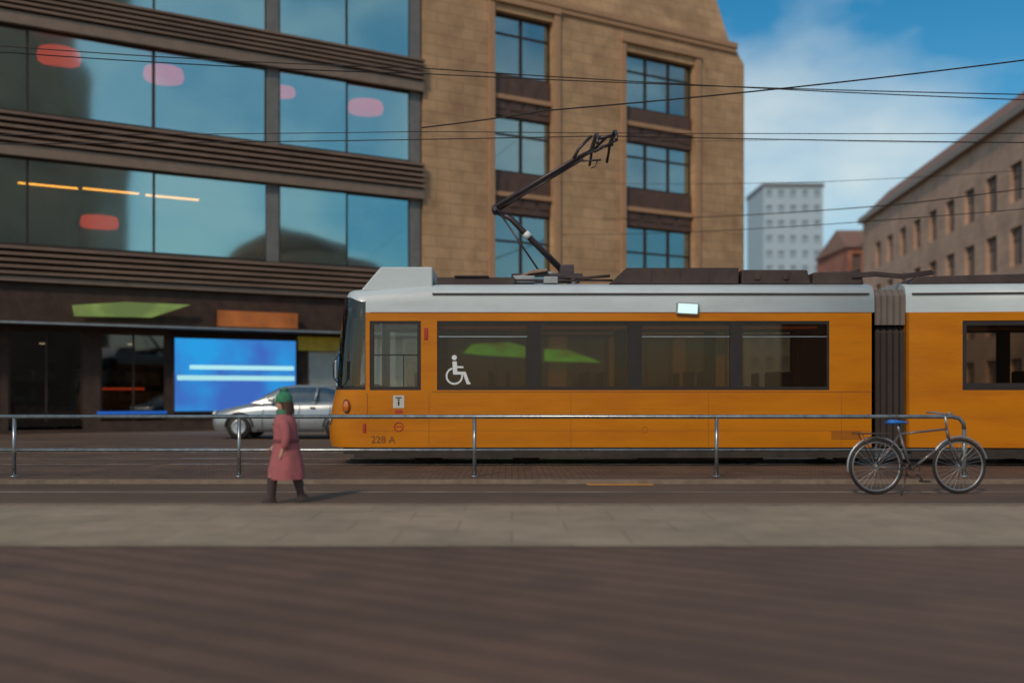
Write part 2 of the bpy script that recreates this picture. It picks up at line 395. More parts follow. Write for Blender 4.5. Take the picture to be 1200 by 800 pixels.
b = BM(); nose_faces(b, levels[4:6]); obj('windscreen_frame', b, M['black'], tram)
b = BM(); nose_faces(b, levels[5:10], rounds=(4,)); obj('windscreen', b, M['screen_glass'], tram, label='curved windscreen wrapping round the cab')
FB = 0.82
b = BM(); rings = [nose_ring(b, 2.90, -2.975, True)]
for d, z in [(d_, 2.62+(z_-2.62)*FB) for d_, z_ in ROOFP[2:8]]:
    rg = []
    for k in range(NT+1):
        x, y, _z = nose_pt(PI/2 - PI*k/NT, -2.95, 0); f_ = 1-min(d, 1.149)/1.15
        zz = z if d > 0.03 else z + 0.035*(1-abs(math.sin(PI/2-PI*k/NT))**6)
        rg.append(b.verts.new((-2.5+(x+2.5)*(f_*0.75+0.25*min(1, f_*3)), 1.15+(y-1.15)*f_, zz)))
    rings.append(rg)
for a_, c_ in zip(rings, rings[1:]):
    for k in range(NT):
        f = b.faces.new((a_[k], a_[k+1], c_[k+1], c_[k])); f.smooth = True
obj('brow', b, M['white'], tram, label='white brow above the windscreen')
# white + orange corner fillers behind the windscreen
b = BM(); bx(b, -2.515, -2.43, 0.005, 0.06, 1.33, 2.62); obj('cab_pillar', b, M['black'], tram); b = BM(); bx(b, -2.515, -2.43, W-0.06, W-0.005, 1.33, 2.62); obj('cab_pillar', b, M['black'], tram)
# fairing on top of cab
b = BM(); prism(b, [(-2.60, 3.0), (-2.58, 3.04), (-2.26, 3.415), (-1.37, 3.415), (-1.37, 3.0)], 0.14, W-0.14)
obj('roof_fairing', b, M['white'], tram, bevel=0.025, label='white wedge fairing over the cab')
# window frames & panes
def window(name, x0, x1, panes, parent, yside=0.0, far=False, gm='tram_glass'):
    b = BM(); ya, yb = (yside+0.012, yside+0.05) if not far else (yside-0.05, yside-0.012)
    hol = [(a, c, ZW0+0.06, ZW1-0.05) for a, c in panes]
    holewall(b, x0, x1, ZW0, ZW1, ya, yb, hol)
    fr = obj(name, b, M['black'], parent)
    for a, c in panes:
        g = BM(); ym = (ya+yb)/2; bx(g, a, c, ym-0.003, ym+0.003, ZW0+0.06, ZW1-0.05); obj('pane', g, M[gm], fr)
    return fr
panes_main = [(-1.25, 0.26), (0.50, 1.98), (2.22, 3.72), (3.94, 5.38)]
wf = window('window_band', win_main[0], win_main[1], panes_main, tram)
for a, c in (panes_main[0], panes_main[2], panes_main[3]):
    t = BM(); bx(t, a, c, 0.006, 0.03, 2.20, 2.214); obj('vent_bar', t, M['steel_light'], wf)
window('window_band', win_main[0], win_main[1], panes_main, tram, W, True)
wc = window('cab_window', win_cab[0], win_cab[1], [(-2.36, -1.62)], tram, gm='cab_glass')
t = BM(); bx(t, -2.36, -1.62, 0.004, 0.03, 1.885, 1.905); bx(t, -1.86, -1.845, 0.004, 0.03, 1.355, 1.885); obj('slider_bar', t, M['black'], wc)
window('cab_window', win_cab[0], win_cab[1], [(-2.36, -1.62)], tram, W, True, 'cab_glass')
# interior
b = BM(); bx(b, -1.45, -1.40, 0.08, W-0.08, 0.36, 2.58); bx(b, -1.4, 6.1, 0.08, W-0.08, 2.585, 2.60); obj('inner_lining', b, M['interior'], tram)
b = BM(); prism(b, [(-2.95, 0.9), (-2.95, 1.30), (-2.55, 1.42), (-2.35, 1.30), (-2.35, 0.9)], 0.3, W-0.3); obj('dashboard', b, M['ink'], tram, bevel=0.02)
def seat(x, y, face, m):
    b = BM(); s = face
    bx(b, x-0.22, x+0.22, y, y+0.44, 0.80, 0.88); v = bx(b, x-0.22*s-0.03, x-0.22*s+0.03, y, y+0.44, 0.88, 1.62)
    bx(b, x-0.06, x+0.06, y+0.16, y+0.28, 0.36, 0.80)
    obj('seat', b, m, tram, bevel=0.02)
seat(-1.95, 0.9, -1, M['ink'])
for i, x in enumerate((-0.6, 0.15, 1.1, 1.85, 2.9, 3.6, 4.4, 5.1)):
    for j, y in enumerate((0.14, 0.62, 1.70)):
        seat(x, y, 1 if i % 2 else -1, M['seatred'] if (i*3+j) % 4 == 1 else M['seatcloth'])
for i, x in enumerate((-1.2, 0.4, 2.1, 3.85, 5.3)):
    b = BM(); tube(b, [(x, 0.9 if i % 2 else 1.45, 0.36), (x, 0.9 if i % 2 else 1.45, 2.58)], 0.018); obj('grab_pole', b, M['pole'], tram)
b = BM(); tube(b, [(-1.2, 0.45, 2.36), (5.35, 0.45, 2.36)], 0.02); tube(b, [(-1.2, 1.85, 2.33), (5.35, 1.85, 2.33)], 0.02); obj('grab_rail', b, M['pole'], tram)
b = BM(); bx(b, -1.2, 5.3, 0.28, 0.30, 2.36, 2.40); obj('advert_strip', b, mat('advert_red', (0.6,0.12,0.02), 0.6, var=0.5, scale=1.5, emit=(1.0,0.2,0.03), estr=0.12), tram)
b = BM(); bx(b, 0.0, 0.24, 0.3, 0.36, 2.2, 2.42); obj('ticket_sign', b, M['redpaint'], tram)
# service flap, indicator lamp
b = BM(); x0, x1, z0, z1 = -2.86, -2.59, 0.92, 1.26
for xs in ((-2.475, -2.467),): bx(b, xs[0], xs[1], -0.004, 0.004, 0.80, 1.235)
bx(b, -2.5, -2.467, -0.004, 0.004, 1.228, 1.236)
obj('service_flap', b, mat('flap_seam', (0.2, 0.06, 0.01), 0.6), tram)
b = BM(); lathe(b, [(0.0, -0.035), (0.05, -0.03), (0.068, 0.0), (0.072, 0.02)], (0, 0, 0), 20, 'y')
for v in b.verts: v.co.z *= 1.55
ind = obj('indicator_lamp', b, M['indicator'], tram, label='amber turn indicator beside the nose')
ind.location = (-2.84, 0.035, 1.02); ind.rotation_euler = (0, 0, R(-33))
b = BM(); torus(b, (0, 0, 0), 0.072, 0.008, 'y', 24, 6)
for v in b.verts: v.co.z *= 1.5
io = obj('bezel', b, M['ink'], ind)
# headlamp on the far front, bumper
b = BM(); lathe(b, [(0.0, -0.02), (0.09, -0.015), (0.1, 0.03)], (0, 0, 0), 20, 'x')
for yy in (0.42, 1.88):
    bb = b.copy(); h = obj('headlamp', bb, M['steel_light'], tram); h.location = (-3.17, yy, 0.78)
b.free()
# stickers, number, symbol
stk = box('sticker', -2.03, -1.84, -0.006, -0.001, 0.99, 1.205, M['paper'], tram, label='pale square notice sticker')
b = BM(); bx(b, -1.985, -1.885, -0.009, -0.006, 1.155, 1.175); bx(b, -1.955, -1.915, -0.009, -0.006, 1.075, 1.085)
lathe(b, [(0.0, -0.009), (0.018, -0.0088), (0.018, -0.006)], (-1.935, 0, 1.13), 12, 'y'); bx(b, -1.948, -1.922, -0.009, -0.006, 1.03, 1.105)
obj('pictogram', b, M['ink'], stk)
r1 = BM(); torus(r1, (-1.935, -0.003, 0.67), 0.075, 0.009, 'y', 28, 6); bx(r1, -1.985, -1.885, -0.006, -0.001, 0.66, 0.68); box('red_label', -2.0, -1.87, -0.006, -0.001, 0.90, 0.955, M['redpaint'], tram)
obj('prohibition_sticker', r1, M['redpaint'], tram)
box('marker_reflector', -1.50, -1.44, -0.02, -0.001, 2.16, 2.36, M['redpaint'], tram, bevel=0.005)
box('marker_reflector', -2.57+0.02, -2.49, -0.0, 0.03, 0.56, 0.72, M['redpaint'], tram)
tb = text_bm('228 A', 0.17)
bmesh.ops.transform(tb, matrix=Matrix.Translation((-2.20, -0.003, 0.445)) @ Matrix.Rotation(PI/2, 4, 'X'), verts=tb.verts)
obj('fleet_number', tb, mat('number_ink', (0.16, 0.06, 0.02), 0.7), tram)
# wheelchair pictogram on the first window
b = BM(); yq = 0.004; cx, cz = -0.985, 1.535
yo = [0.0]
def bar2(p, q, w):
    yo[0] += 0.0006
    p, q = Vector((p[0], 0, p[1])), Vector((q[0], 0, q[1])); d = (q-p).normalized(); n = Vector((-d.z, 0, d.x))*w/2
    vs = [p-n, q-n, q+n, p+n]; prism(b, [(v.x, v.z) for v in vs], yq-0.004-yo[0], yq)
N_ = 26
for i in range(N_):
    a0 = R(105)+R(265)*i/N_; a1 = R(105)+R(265)*(i+1)/N_
    prism(b, [(cx+0.118*math.cos(a0), cz+0.118*math.sin(a0)), (cx+0.118*math.cos(a1), cz+0.118*math.sin(a1)),
              (cx+0.148*math.cos(a1), cz+0.148*math.sin(a1)), (cx+0.148*math.cos(a0), cz+0.148*math.sin(a0))], yq-0.004, yq)
bar2((cx+0.005, cz+0.25), (cx+0.015, cz+0.035), 0.075)
bar2((cx-0.02, cz+0.05), (cx+0.19, cz+0.05), 0.05); bar2((cx+0.01, cz+0.155), (cx+0.155, cz+0.15), 0.032)
bar2((cx+0.17, cz+0.06), (cx+0.235, cz-0.125), 0.055); bar2((cx+0.215, cz-0.125), (cx+0.275, cz-0.125), 0.03)
lathe(b, [(0.0, -0.004), (0.044, -0.0039), (0.044, 0.0)], (cx-0.0, yq, cz+0.315), 20, 'y', smooth=False)
obj('wheelchair_symbol', b, M['symbol'], tram, doubles=False)
# side lamp
b = BM(); bx(b, -0.19, 0.19, -0.07, 0.02, -0.105, 0.105); lo = obj('side_lamp', b, M['lid'], tram, bevel=0.02, label='lit pale lamp on the roof edge')
lo.location = (2.99, 0.0, 2.68); lo.rotation_euler = (0, R(3), 0)
box('lens', -0.165, 0.165, -0.082, -0.068, -0.08, 0.08, M['lamp_lit'], lo, bevel=0.008)
# roof equipment
b = BM(); bx(b, -1.3, 0.05, 0.25, 2.0, 3.12, 3.25); bx(b, -1.0, -0.4, 0.2, 0.9, 3.25, 3.28); obj('roof_box', b, M['roofkit'], tram, bevel=0.02)
b = BM(); prism(b, [(1.68, 3.13), (1.98, 3.41), (3.92, 3.41), (3.92, 3.13)], 0.22, 2.05)
for x in (2.4, 2.9, 3.4): bx(b, x, x+0.02, 0.205, 0.24, 3.17, 3.37)
obj('roof_box', b, M['roofkit'], tram, bevel=0.02, label='long dark roof container with a sloped end')
b = BM(); prism(b, [(3.98, 3.13), (3.98, 3.38), (5.12, 3.38), (5.18, 3.13)], 0.25, 2.0); bx(b, 4.2, 4.3, 0.22, 0.26, 3.2, 3.3); bx(b, 4.7, 4.8, 0.22, 0.26, 3.2, 3.3)
obj('roof_box', b, M['roofkit'], tram, bevel=0.02)
b = BM(); prism(b, [(5.22, 3.13), (5.24, 3.34), (5.85, 3.36), (6.05, 3.42), (6.12, 3.13)], 0.3, 1.9); obj('roof_box', b, M['roofkit'], tram, bevel=0.02)
b = BM(); tube(b, [(-1.3, 0.3, 3.22), (0.2, 0.35, 3.21), (1.2, 0.3, 3.2), (1.75, 0.3, 3.2)], 0.02); tube(b, [(0.9, 0.28, 3.26), (1.3, 0.26, 3.24), (1.7, 0.3, 3.28)], 0.025); obj('roof_cable', b, M['roofkit'], tram)
# pantograph (centre y=1.15)
pan = BM(); yc = 1.15
bx(pan, 0.0, 1.25, yc-0.55, yc-0.48, 3.30, 3.36); bx(pan, 0.0, 1.25, yc+0.48, yc+0.55, 3.30, 3.36)
bx(pan, 0.0, 0.07, yc-0.48, yc+0.48, 3.30, 3.36); bx(pan, 1.18, 1.25, yc-0.48, yc+0.48, 3.30, 3.36)
bx(pan, 0.86, 1.10, yc-0.5, yc+0.5, 3.36, 3.52)
pg = obj('pantograph', pan, M['steel'], tram, bevel=0.01, label='raised single-arm pantograph')
for x in (0.12, 1.1):
    for s in (-1, 1):
        q = BM(); lathe(q, [(0.03, 0), (0.075, 0.02), (0.035, 0.05), (0.075, 0.08), (0.035, 0.11), (0.075, 0.14), (0.03, 0.16)], (x, yc+s*0.515, 3.15), 14); obj('insulator', q, mat('insulator', (0.22, 0.2, 0.2), 0.4), pg)
q = BM(); tube(q, [(0.93, yc, 3.46), (-0.02, yc, 4.42), (-0.31, yc, 4.56)], [0.062, 0.052, 0.05], 12); tube(q, [(-0.31, yc-0.25, 4.56), (-0.31, yc+0.25, 4.56)], 0.04); obj('lower_arm', q, M['steel'], pg)
q = BM(); tube(q, [(0.24, yc-0.02, 4.155), (0.32, yc-0.02, 4.075)], 0.068, 12); obj('clamp', q, M['symbol'], pg)
q = BM(); tube(q, [(0.52, yc-0.18, 3.40), (-0.20, yc-0.18, 4.46)], 0.018); obj('pull_rod', q, M['steel'], pg)
q = BM()
tube(q, [(-0.33, yc-0.20, 4.58), (1.10, yc-0.10, 5.46), (1.52, yc, 5.70)], [0.045, 0.034, 0.03], 10); tube(q, [(-0.33, yc+0.20, 4.58), (1.10, yc+0.10, 5.46), (1.52, yc, 5.70)], [0.045, 0.034, 0.03], 10)
tube(q, [(-0.1, yc, 4.66), (1.3, yc, 5.50)], 0.016)
tube(q, [(-0.33, yc-0.24, 4.58), (-0.33, yc+0.24, 4.58)], 0.04)
obj('upper_arm', q, M['steel'], pg)
q = BM()
for x, z in ((1.50, 5.80), (1.83, 5.86)):
    tube(q, [(x-0.02, yc-0.86, z-0.22), (x, yc-0.74, z-0.08), (x, yc-0.55, z), (x, yc+0.55, z), (x, yc+0.74, z-0.08), (x-0.02, yc+0.86, z-0.22)], 0.026, 8)
    bx(q, x-0.035, x+0.035, yc-0.5, yc+0.5, z+0.015, z+0.045)
for s in (-0.35, 0.35):
    tube(q, [(1.45, yc+s, 5.77), (1.88, yc+s, 5.86)], 0.03, 8); tube(q, [(1.52, yc+s*0.5, 5.68), (1.68, yc+s, 5.80)], 0.024, 8)
tube(q, [(1.10, yc-0.3, 5.44), (1.20, yc-0.32, 5.62), (1.42, yc-0.34, 5.84)], 0.028, 8); tube(q, [(1.2, yc-0.2, 5.42), (1.60, yc-0.25, 5.43)], 0.018, 6)
tube(q, [(1.54, yc-0.25, 5.43), (1.50, yc-0.25, 5.32), (1.42, yc-0.25, 5.28)], 0.012, 6)
tube(q, [(1.35, yc-0.3, 5.52), (1.9, yc-0.3, 5.78)], 0.02, 6)
obj('collector_head', q, M['steel'], pg)
q = BM(); prism(q, [(-0.05, 3.22), (0.35, 3.40), (0.62, 3.43), (0.62, 3.38), (0.3, 3.33), (0.0, 3.2)], 0.45, 1.0); obj('roof_cover', q, M['fascia'], tram, bevel=0.01)
q = BM(); bx(q, 0.02, 0.40, 0.35, 0.7, 3.17, 3.29); bx(q, 0.55, 0.80, 0.3, 0.6, 3.15, 3.27); lathe(q, [(0.09, 0), (0.09, 0.1), (0.05, 0.13)], (0.68, 0.7, 3.27), 16); obj('resistor_box', q, M['lid'], tram, bevel=0.015)
# mirror
q = BM(); tube(q, [(-2.93, 0.18, 1.33), (-3.05, 0.02, 1.50), (-3.05, -0.02, 1.75), (-2.93, 0.05, 1.95)], 0.010, 8); obj('mirror_arm', q, M['ink'], tram)
q = BM(); bx(q, -3.02, -2.98, -0.06, 0.06, 1.48, 1.80); obj('mirror', q, M['steel_light'], tram, bevel=0.015)
# running gear
b = BM(); bx(b, -2.9, X1, 0.12, W-0.12, 0.20, ZB-0.003); bx(b, 2.2, 4.0, 0.2, 0.6, 0.1, 0.2); obj('underframe', b, M['underframe'], tram)
b = BM(); bx(b, -2.7, X1, 0.03, 0.06, 0.14, ZB-0.002); obj('skirt', b, M['underframe'], tram)
for xc in (-0.6, 5.0, 10.3):
    b = BM(); bx(b, xc-1.2, xc+1.2, 0.25, 0.35, 0.22, 0.42); bx(b, xc-0.3, xc+0.3, 0.3, W-0.3, 0.22, 0.31); bg = obj('bogie', b, M['underframe'], tram)
    for dx in (-0.85, 0.85):
        for y in (0.38, 1.80):
            b = BM(); lathe(b, [(0.06, -0.03), (0.22, -0.03), (0.25, 0.0), (0.33, 0.0), (0.33, 0.1), (0.06, 0.1)], (xc+dx, y, 0.335), 28, 'y'); obj('wheel', b, M['steel'], bg)
# bellows
b = BM(); n = 10; xs = [6.19+0.54*i/n for i in range(n+1)]
def bell(bm, x, ins, z0, z1):
    return [bm.verts.new(p) for p in ((x, ins, z0), (x, ins, z1-0.12), (x, ins+0.12, z1), (x, W-ins-0.12, z1), (x, W-ins, z1-0.12), (x, W-ins, z0))]
rr = [bell(b, x, 0.07+(0.06 if i % 2 else 0), 0.33, 2.40) for i, x in enumerate(xs)]
for i in range(n):
    for k in range(5): b.faces.new((rr[i][k], rr[i+1][k], rr[i+1][k+1], rr[i][k+1]))
obj('bellows', b, mat('bellows_dark', (0.045, 0.033, 0.028), 0.85, var=0.15), tram, label='dark ribbed bellows between the two cars')
b = BM(); rr = [bell(b, x, 0.05+(0.03 if i % 2 else 0), 2.41, 3.03) for i, x in enumerate(xs)]
for i in range(n):
    for k in range(5): b.faces.new((rr[i][k], rr[i+1][k], rr[i+1][k+1], rr[i][k+1]))
b.faces.new([r[0] for r in (rr[0], rr[-1])] + [rr[-1][5], rr[0][5]])
obj('bellows_hood', b, mat('bellows_grey', (0.16, 0.13, 0.11), 0.85, var=0.15), tram)
# second car (turned slightly towards the camera)
ROT = Matrix.Translation((6.73, 0.0, 0)) @ Matrix.Rotation(R(-5), 4, 'Z')
def car2(name, bm, m, bevel=0, parent=None, label=None):
    bmesh.ops.transform(bm, matrix=ROT, verts=bm.verts); return obj(name, bm, m, parent or tram, bevel, label=label)
L2 = 7.4; wn = (0.93, 5.9, ZW0, ZW1)
b = BM()
for y0, y1 in ((0.0, 0.06), (W-0.06, W)): holewall(b, 0, L2, ZB, ZO, y0, y1, [wn])
holewall(b, 0.0, W, ZB, ZO, 0.0, 0.05, [(0.55, 1.75, 0.4, 2.4)], axis='x'); bx(b, 0.06, L2, 0.06, W-0.06, ZB, 0.36); bx(b, L2-0.05, L2, 0.06, W-0.06, 0.36, ZO)
car2('car_body', b, M['orange'], label='orange lower body of the second car')
b = BM(); roof_shell(b, [0, 3, L2], [1, 1, 1], (True, True)); car2('roof', b, M['white'], label='white roof of the second car')
b = BM(); bx(b, 0.1, L2-0.1, -0.012, 0.03, 2.925, 2.95); car2('gutter', b, M['roofkit'])
b = BM(); p2 = [(1.0, 2.35), (2.6, 4.1), (4.35, 5.83)]; holewall(b, wn[0], wn[1], ZW0, ZW1, 0.012, 0.05, [(a, c, ZW0+0.12, ZW1-0.08) for a, c in p2]); w2 = car2('window_band', b, M['black'])
for a, c in p2:
    g = BM(); bx(g, a, c, 0.03, 0.036, ZW0+0.12, ZW1-0.08); car2('pane', g, M['tram_glass'], parent=w2)
b = BM(); holewall(b, wn[0], wn[1], ZW0, ZW1, W-0.05, W-0.012, [(a, c, ZW0+0.12, ZW1-0.08) for a, c in p2]); car2('window_band', b, M['black'])
b = BM(); bx(b, 0.1, L2-0.1, 0.12, W-0.12, 0.2, ZB-0.003); bx(b, 0.1, L2, 0.03, 0.06, 0.14, ZB-0.002); car2('underframe', b, M['underframe'])
b = BM(); bx(b, 0.08, L2-0.1, 0.08, W-0.08, 2.585, 2.60); car2('inner_lining', b, M['interior'])
b = BM(); prism(b, [(0.1, 3.12), (0.25, 3.26), (2.6, 3.30), (2.7, 3.13)], 0.25, 2.0); car2('roof_box', b, M['roofkit'], bevel=0.02)
b = BM(); tube(b, [(0.0, 0.45, 2.36), (5.9, 0.45, 2.36)], 0.02); car2('grab_rail', b, M['pole'])
for x in (1.2, 2.2, 3.2):
    b = BM(); bx(b, x-0.22, x+0.22, 0.14, 0.58, 0.80, 0.88); bx(b, x-0.25, x-0.19, 0.14, 0.58, 0.88, 1.62); bx(b, x-0.06, x+0.06, 0.3, 0.42, 0.36, 0.8); car2('seat', b, M['seatcloth'], bevel=0.02)
b = BM()
for i, (z, y) in enumerate(((3.28, 0.3), (3.31, 0.34), (3.25, 0.28))): tube(b, [(5.9, y, z), (6.3, y-0.02, z+0.03), (6.8, y, z-0.01), (7.3, y-0.03, z+0.06)], 0.018, 8)
obj('roof_cable', b, M['roofkit'], tram)

# ------------------------------------------------------------------ railing
ry = 14.6
rail = thing('pedestrian_railing', 'long grey two-bar tubular railing standing in front of the tram', 'railing', (0, ry, 0))
b = BM(); tube(b, [(-11, 0, 0.90), (6.45, 0, 0.90), (6.56, 0, 0.875), (6.62, 0, 0.80), (6.63, 0, 0.72)], 0.030, 12); obj('top_rail', b, M['rail_paint'], rail)
b = BM(); tube(b, [(-11, 0, 0.41), (6.60, 0, 0.41)], 0.024, 12); obj('lower_rail', b, M['rail_paint'], rail)
for x in (-10.6, -7.3, -4.0, -0.55, 3.0, 6.63):
    b = BM(); tube(b, [(x, 0, 0.0), (x, 0, 0.875 if x < 6 else 0.74)], 0.028, 12); lathe(b, [(0.06, 0.02), (0.06, 0.035), (0.03, 0.045)], (x, 0, 0), 16); obj('post', b, M['rail_paint'], rail)

# ------------------------------------------------------------------ overhead wires
def wire(label, pts, r=0.008, group=None):
    b = BM(); P = []
    for i in range(len(pts)-1):
        p, q = Vector(pts[i]), Vector(pts[i+1]); n = 14
        for k in range(n + (1 if i == len(pts)-2 else 0)):
            t = k/n; v = p.lerp(q, t); v.z -= 4*t*(1-t)*(q-p).length*0.006; P.append(v)
    tube(b, P, r, 6); o = obj('overhead_wire', b, M['copper']); tag(o, label, 'wire', 'overhead tram wires'); return o
wire('contact wire along the tram track resting on the pantograph', [(-30, 18.15, 6.0), (1.66, 18.15, 5.925), (34, 18.15, 6.0)], 0.009)
wire('upper wire close above the contact wire, left of the pantograph', [(-30, 18.2, 6.28), (-1.5, 18.2, 6.02), (34, 18.2, 6.5)], 0.007)
wire('taut wire rising from mid picture to the upper right across the sky', [(-1.6, 17.6, 5.93), (0.6, 17.3, 6.15), (8.8, 17.0, 6.93), (16, 16.8, 7.7)], 0.013)
wire('upper of the two wires crossing the louvred top band of the glass building', [(-18, 18.5, 8.15), (-9.4, 18.5, 7.68), (-1.6, 18.5, 7.27), (16, 18.5, 6.5)], 0.010)
wire('lower of the two wires crossing the louvred top band of the glass building', [(-18, 18.6, 8.0), (-9.4, 18.6, 7.60), (-1.6, 18.6, 7.20), (16, 18.6, 6.75)], 0.010)
wire('faint wire across the sky just below the taut wire', [(0.5, 39.2, 11.3), (7, 25, 7.6), (14, 24, 7.3)], 0.007)
wire('sagging wire crossing the pale tower in the sky', [(0.5, 39.2, 9.6), (8, 26, 6.75), (15, 25, 7.0)], 0.007)
wire('wire strung from the sandstone house to the right, crossing the brown building', [(3.72, 41.0, 8.4), (9.5, 24, 5.8), (16, 20, 6.2)], 0.014)
wire('lowest wire strung from the sandstone house above the second tram car', [(1.99, 40.0, 7.6), (9.4, 22, 5.15), (16, 19, 5.4)], 0.010)

# ------------------------------------------------------------------ glass department store (left)
FA = math.atan2(0.504, 0.864)
store = thing('department_store', 'glass fronted store with brown louvred bands, left of the sandstone house', 'building', (-15.4, 30.0, 0), FA)
TA, TB = -9.0, 13.95
# slabs & back wall
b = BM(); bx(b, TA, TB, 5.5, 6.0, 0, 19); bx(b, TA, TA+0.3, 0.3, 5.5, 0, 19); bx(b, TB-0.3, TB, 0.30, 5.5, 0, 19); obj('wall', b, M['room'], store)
b = BM()
for z in (4.85, 8.6, 12.6, 16.9): bx(b, TA+0.3, TB-0.3, 0.32, 5.5, z, z+0.35)
obj('floor_slab', b, M['slab'], store)
b = BM(); bx(b, TA, TB, 0.0, 6.0, 19.0, 19.4); obj('roof', b, M['zinc'], store)
for (z0, z1, f0) in ((4.80, 5.75, 4.62), (8.80, 9.80, 8.42), (12.80, 13.62, 12.40), (16.8, 17.7, 16.4)):
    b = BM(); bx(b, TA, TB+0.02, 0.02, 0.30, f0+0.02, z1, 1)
    n = 5; h = (z1-z0)/n
    for k in range(n):
        za = z0 + k*h + 0.03; v = []
        prism_pts = [(-0.26, za), (-0.27, za+h*0.42), (-0.20, za+h*0.5), (0.02, za+h*0.5), (0.02, za)]
        a_ = [b.verts.new((TA, y, z)) for y, z in prism_pts]; c_ = [b.verts.new((TB+0.02, y, z)) for y, z in prism_pts]
        b.faces.new(a_); b.faces.new(list(reversed(c_)))
        for i in range(5): b.faces.new((a_[i], c_[i], c_[(i+1) % 5], a_[(i+1) % 5]))
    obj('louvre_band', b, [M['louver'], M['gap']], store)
    b = BM(); bx(b, TA, TB+0.03, -0.16, 0.02, f0, z0-0.03); obj('fascia', b, M['fascia'], store, bevel=0.01)
# columns
for t in (-3.2, 8.35, 13.72):
    b = BM(); bx(b, t-0.22, t+0.22, 0.08, 0.62, 0.0, 18.9); obj('column', b, M['pillar'], store, bevel=0.02)
for (z0, z1) in ((5.75, 8.42), (9.80, 12.40), (13.62, 16.4)):
    for (a, c) in ((-8.7, -3.42), (-2.98, 8.13), (8.57, 13.5)):
        b = BM(); n = 3 if c-a > 6 else 2; w = (c-a)/n; holes = [(a+i*w+0.04, a+(i+1)*w-0.04, z0+0.06, z1-0.06) for i in range(n)]
        holewall(b, a, c, z0, z1, 0.10, 0.18, holes); f = obj('window', b, M['bronze'], store)
        for hh in holes:
            g = BM(); bx(g, hh[0], hh[1], 0.135, 0.145, hh[2], hh[3]); p = obj('pane', g, M['curtain_glass'], f)
            # tiny tilt of each sheet of glass so the reflections break from pane to pane
            me = p.data; dx = random.uniform(-1, 1)*0.05; dz = random.uniform(-1, 1)*0.03
            for v in me.vertices: v.co.y += (v.co.x-hh[0])/w*dx + (v.co.z-hh[2])/(z1-z0)*dz
# canopy + shopfront
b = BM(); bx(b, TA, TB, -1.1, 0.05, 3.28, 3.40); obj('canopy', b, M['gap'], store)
b = BM(); bx(b, TA, TB, -1.13, -1.10, 3.29, 3.35); obj('canopy_edge', b, M['steel_light'], store)
b = BM(); holewall(b, TA, TB, 0.0, 4.6, 0.05, 0.25, [(-8.5, -3.5, 0.35, 3.1), (-2.9, 0.0, 0.35, 3.1), (0.2, 2.3, 0.1, 3.1), (2.8, 4.8, 0.35, 3.1), (9.6, 13.3, 0.15, 3.2)]); obj('shopfront', b, mat('shopfront_dark', (0.055, 0.030, 0.020), 0.85, var=0.4, dirt=(0.09, 0.06, 0.05)), store)
for (a, c) in ((-8.5, -3.5), (-2.9, 0.0), (0.2, 2.3), (2.8, 4.8)):
    g = BM(); bx(g, a, c, 0.12, 0.13, 0.2, 3.1)
    f = obj('shop_window', g, M['shop_glass'], store)
    g = BM()
    for t in (a+0.03, (a+c)/2, c-0.03): bx(g, t-0.03, t+0.03, 0.09, 0.118, 0.35, 3.1)
    obj('frame', g, M['bronze'], f)
# roller shutter
b = BM(); z = 0.15
while z < 3.2:
    bx(b, 9.6, 13.3, 0.10, 0.16, z, z+0.055); bx(b, 9.6, 13.3, 0.14, 0.17, z+0.055, z+0.085, 1); z += 0.085
obj('roller_shutter', b, [mat('shutter_slat', (0.68, 0.72, 0.68), 0.45, metal=0.2, var=0.12), M['gap']], store, label='pale roller shutter closing the shop bay nearest the tram')
# display screen
scr = box('display_screen', 4.98, 9.12, -0.16, 0.03, 0.60, 3.08, M['ink'], store, bevel=0.01, label='large blue lit video screen on the shopfront')
box('picture', 5.03, 9.07, -0.175, -0.163, 0.65, 3.03, lightmat('screen_blue', (0.03, 0.40, 0.92), 1.15, (0.06, 0.17, 0.62), 0.45), scr)
box('light_bar', 5.5, 9.0, -0.19, -0.178, 2.02, 2.16, lightmat('bar_cyan', (0.5, 0.95, 1.0), 1.25), scr)
box('light_bar', 5.1, 9.02, -0.19, -0.178, 1.66, 1.82, lightmat('bar_cyan2', (0.5, 0.95, 1.0), 1.15), scr)
# signs over canopy
b = BM(); prism(b, [(2.0, 3.62), (1.95, 3.95), (3.5, 4.12), (5.5, 4.12), (4.3, 3.66)], -0.32, -0.22)
sg = obj('lit_sign', b, lightmat('lime_light', (0.42, 0.60, 0.16), 0.75, (0.22, 0.30, 0.10), 0.7), store, label='glowing pale green slanted sign panel')
b = BM(); bx(b, 6.4, 9.1, -0.30, -0.15, 3.44, 3.98); obj('shop_sign', b, mat('orange_sign', (0.42, 0.13, 0.03), 0.5, var=0.4, scale=1.2, emit=(0.5, 0.12, 0.02), estr=0.18), store, label='dim orange sign panel over the canopy')
b = BM(); bx(b, 9.2, 11.4, -0.12, 0.02, 2.72, 3.2); obj('shop_sign', b, mat('olive_sign', (0.32, 0.25, 0.03), 0.5, var=0.4, emit=(0.35, 0.26, 0.02), estr=0.15), store, label='olive yellow sign under the canopy')
b = BM(); bx(b, 2.7, 4.8, -0.1, 0.04, 0.56, 0.66); obj('window_sill', b, mat('blue_sill', (0.02, 0.12, 0.5), 0.4, emit=(0.01, 0.15, 0.7), estr=0.4), store, label='blue lit sill strip below a shop window')
b = BM(); bx(b, 2.75, 4.15, 0.22, 0.27, 1.34, 1.41); obj('neon_tube', b, lightmat('red_tube', (0.9, 0.08, 0.02), 0.9), store, label='thin red neon tube in the shop window')
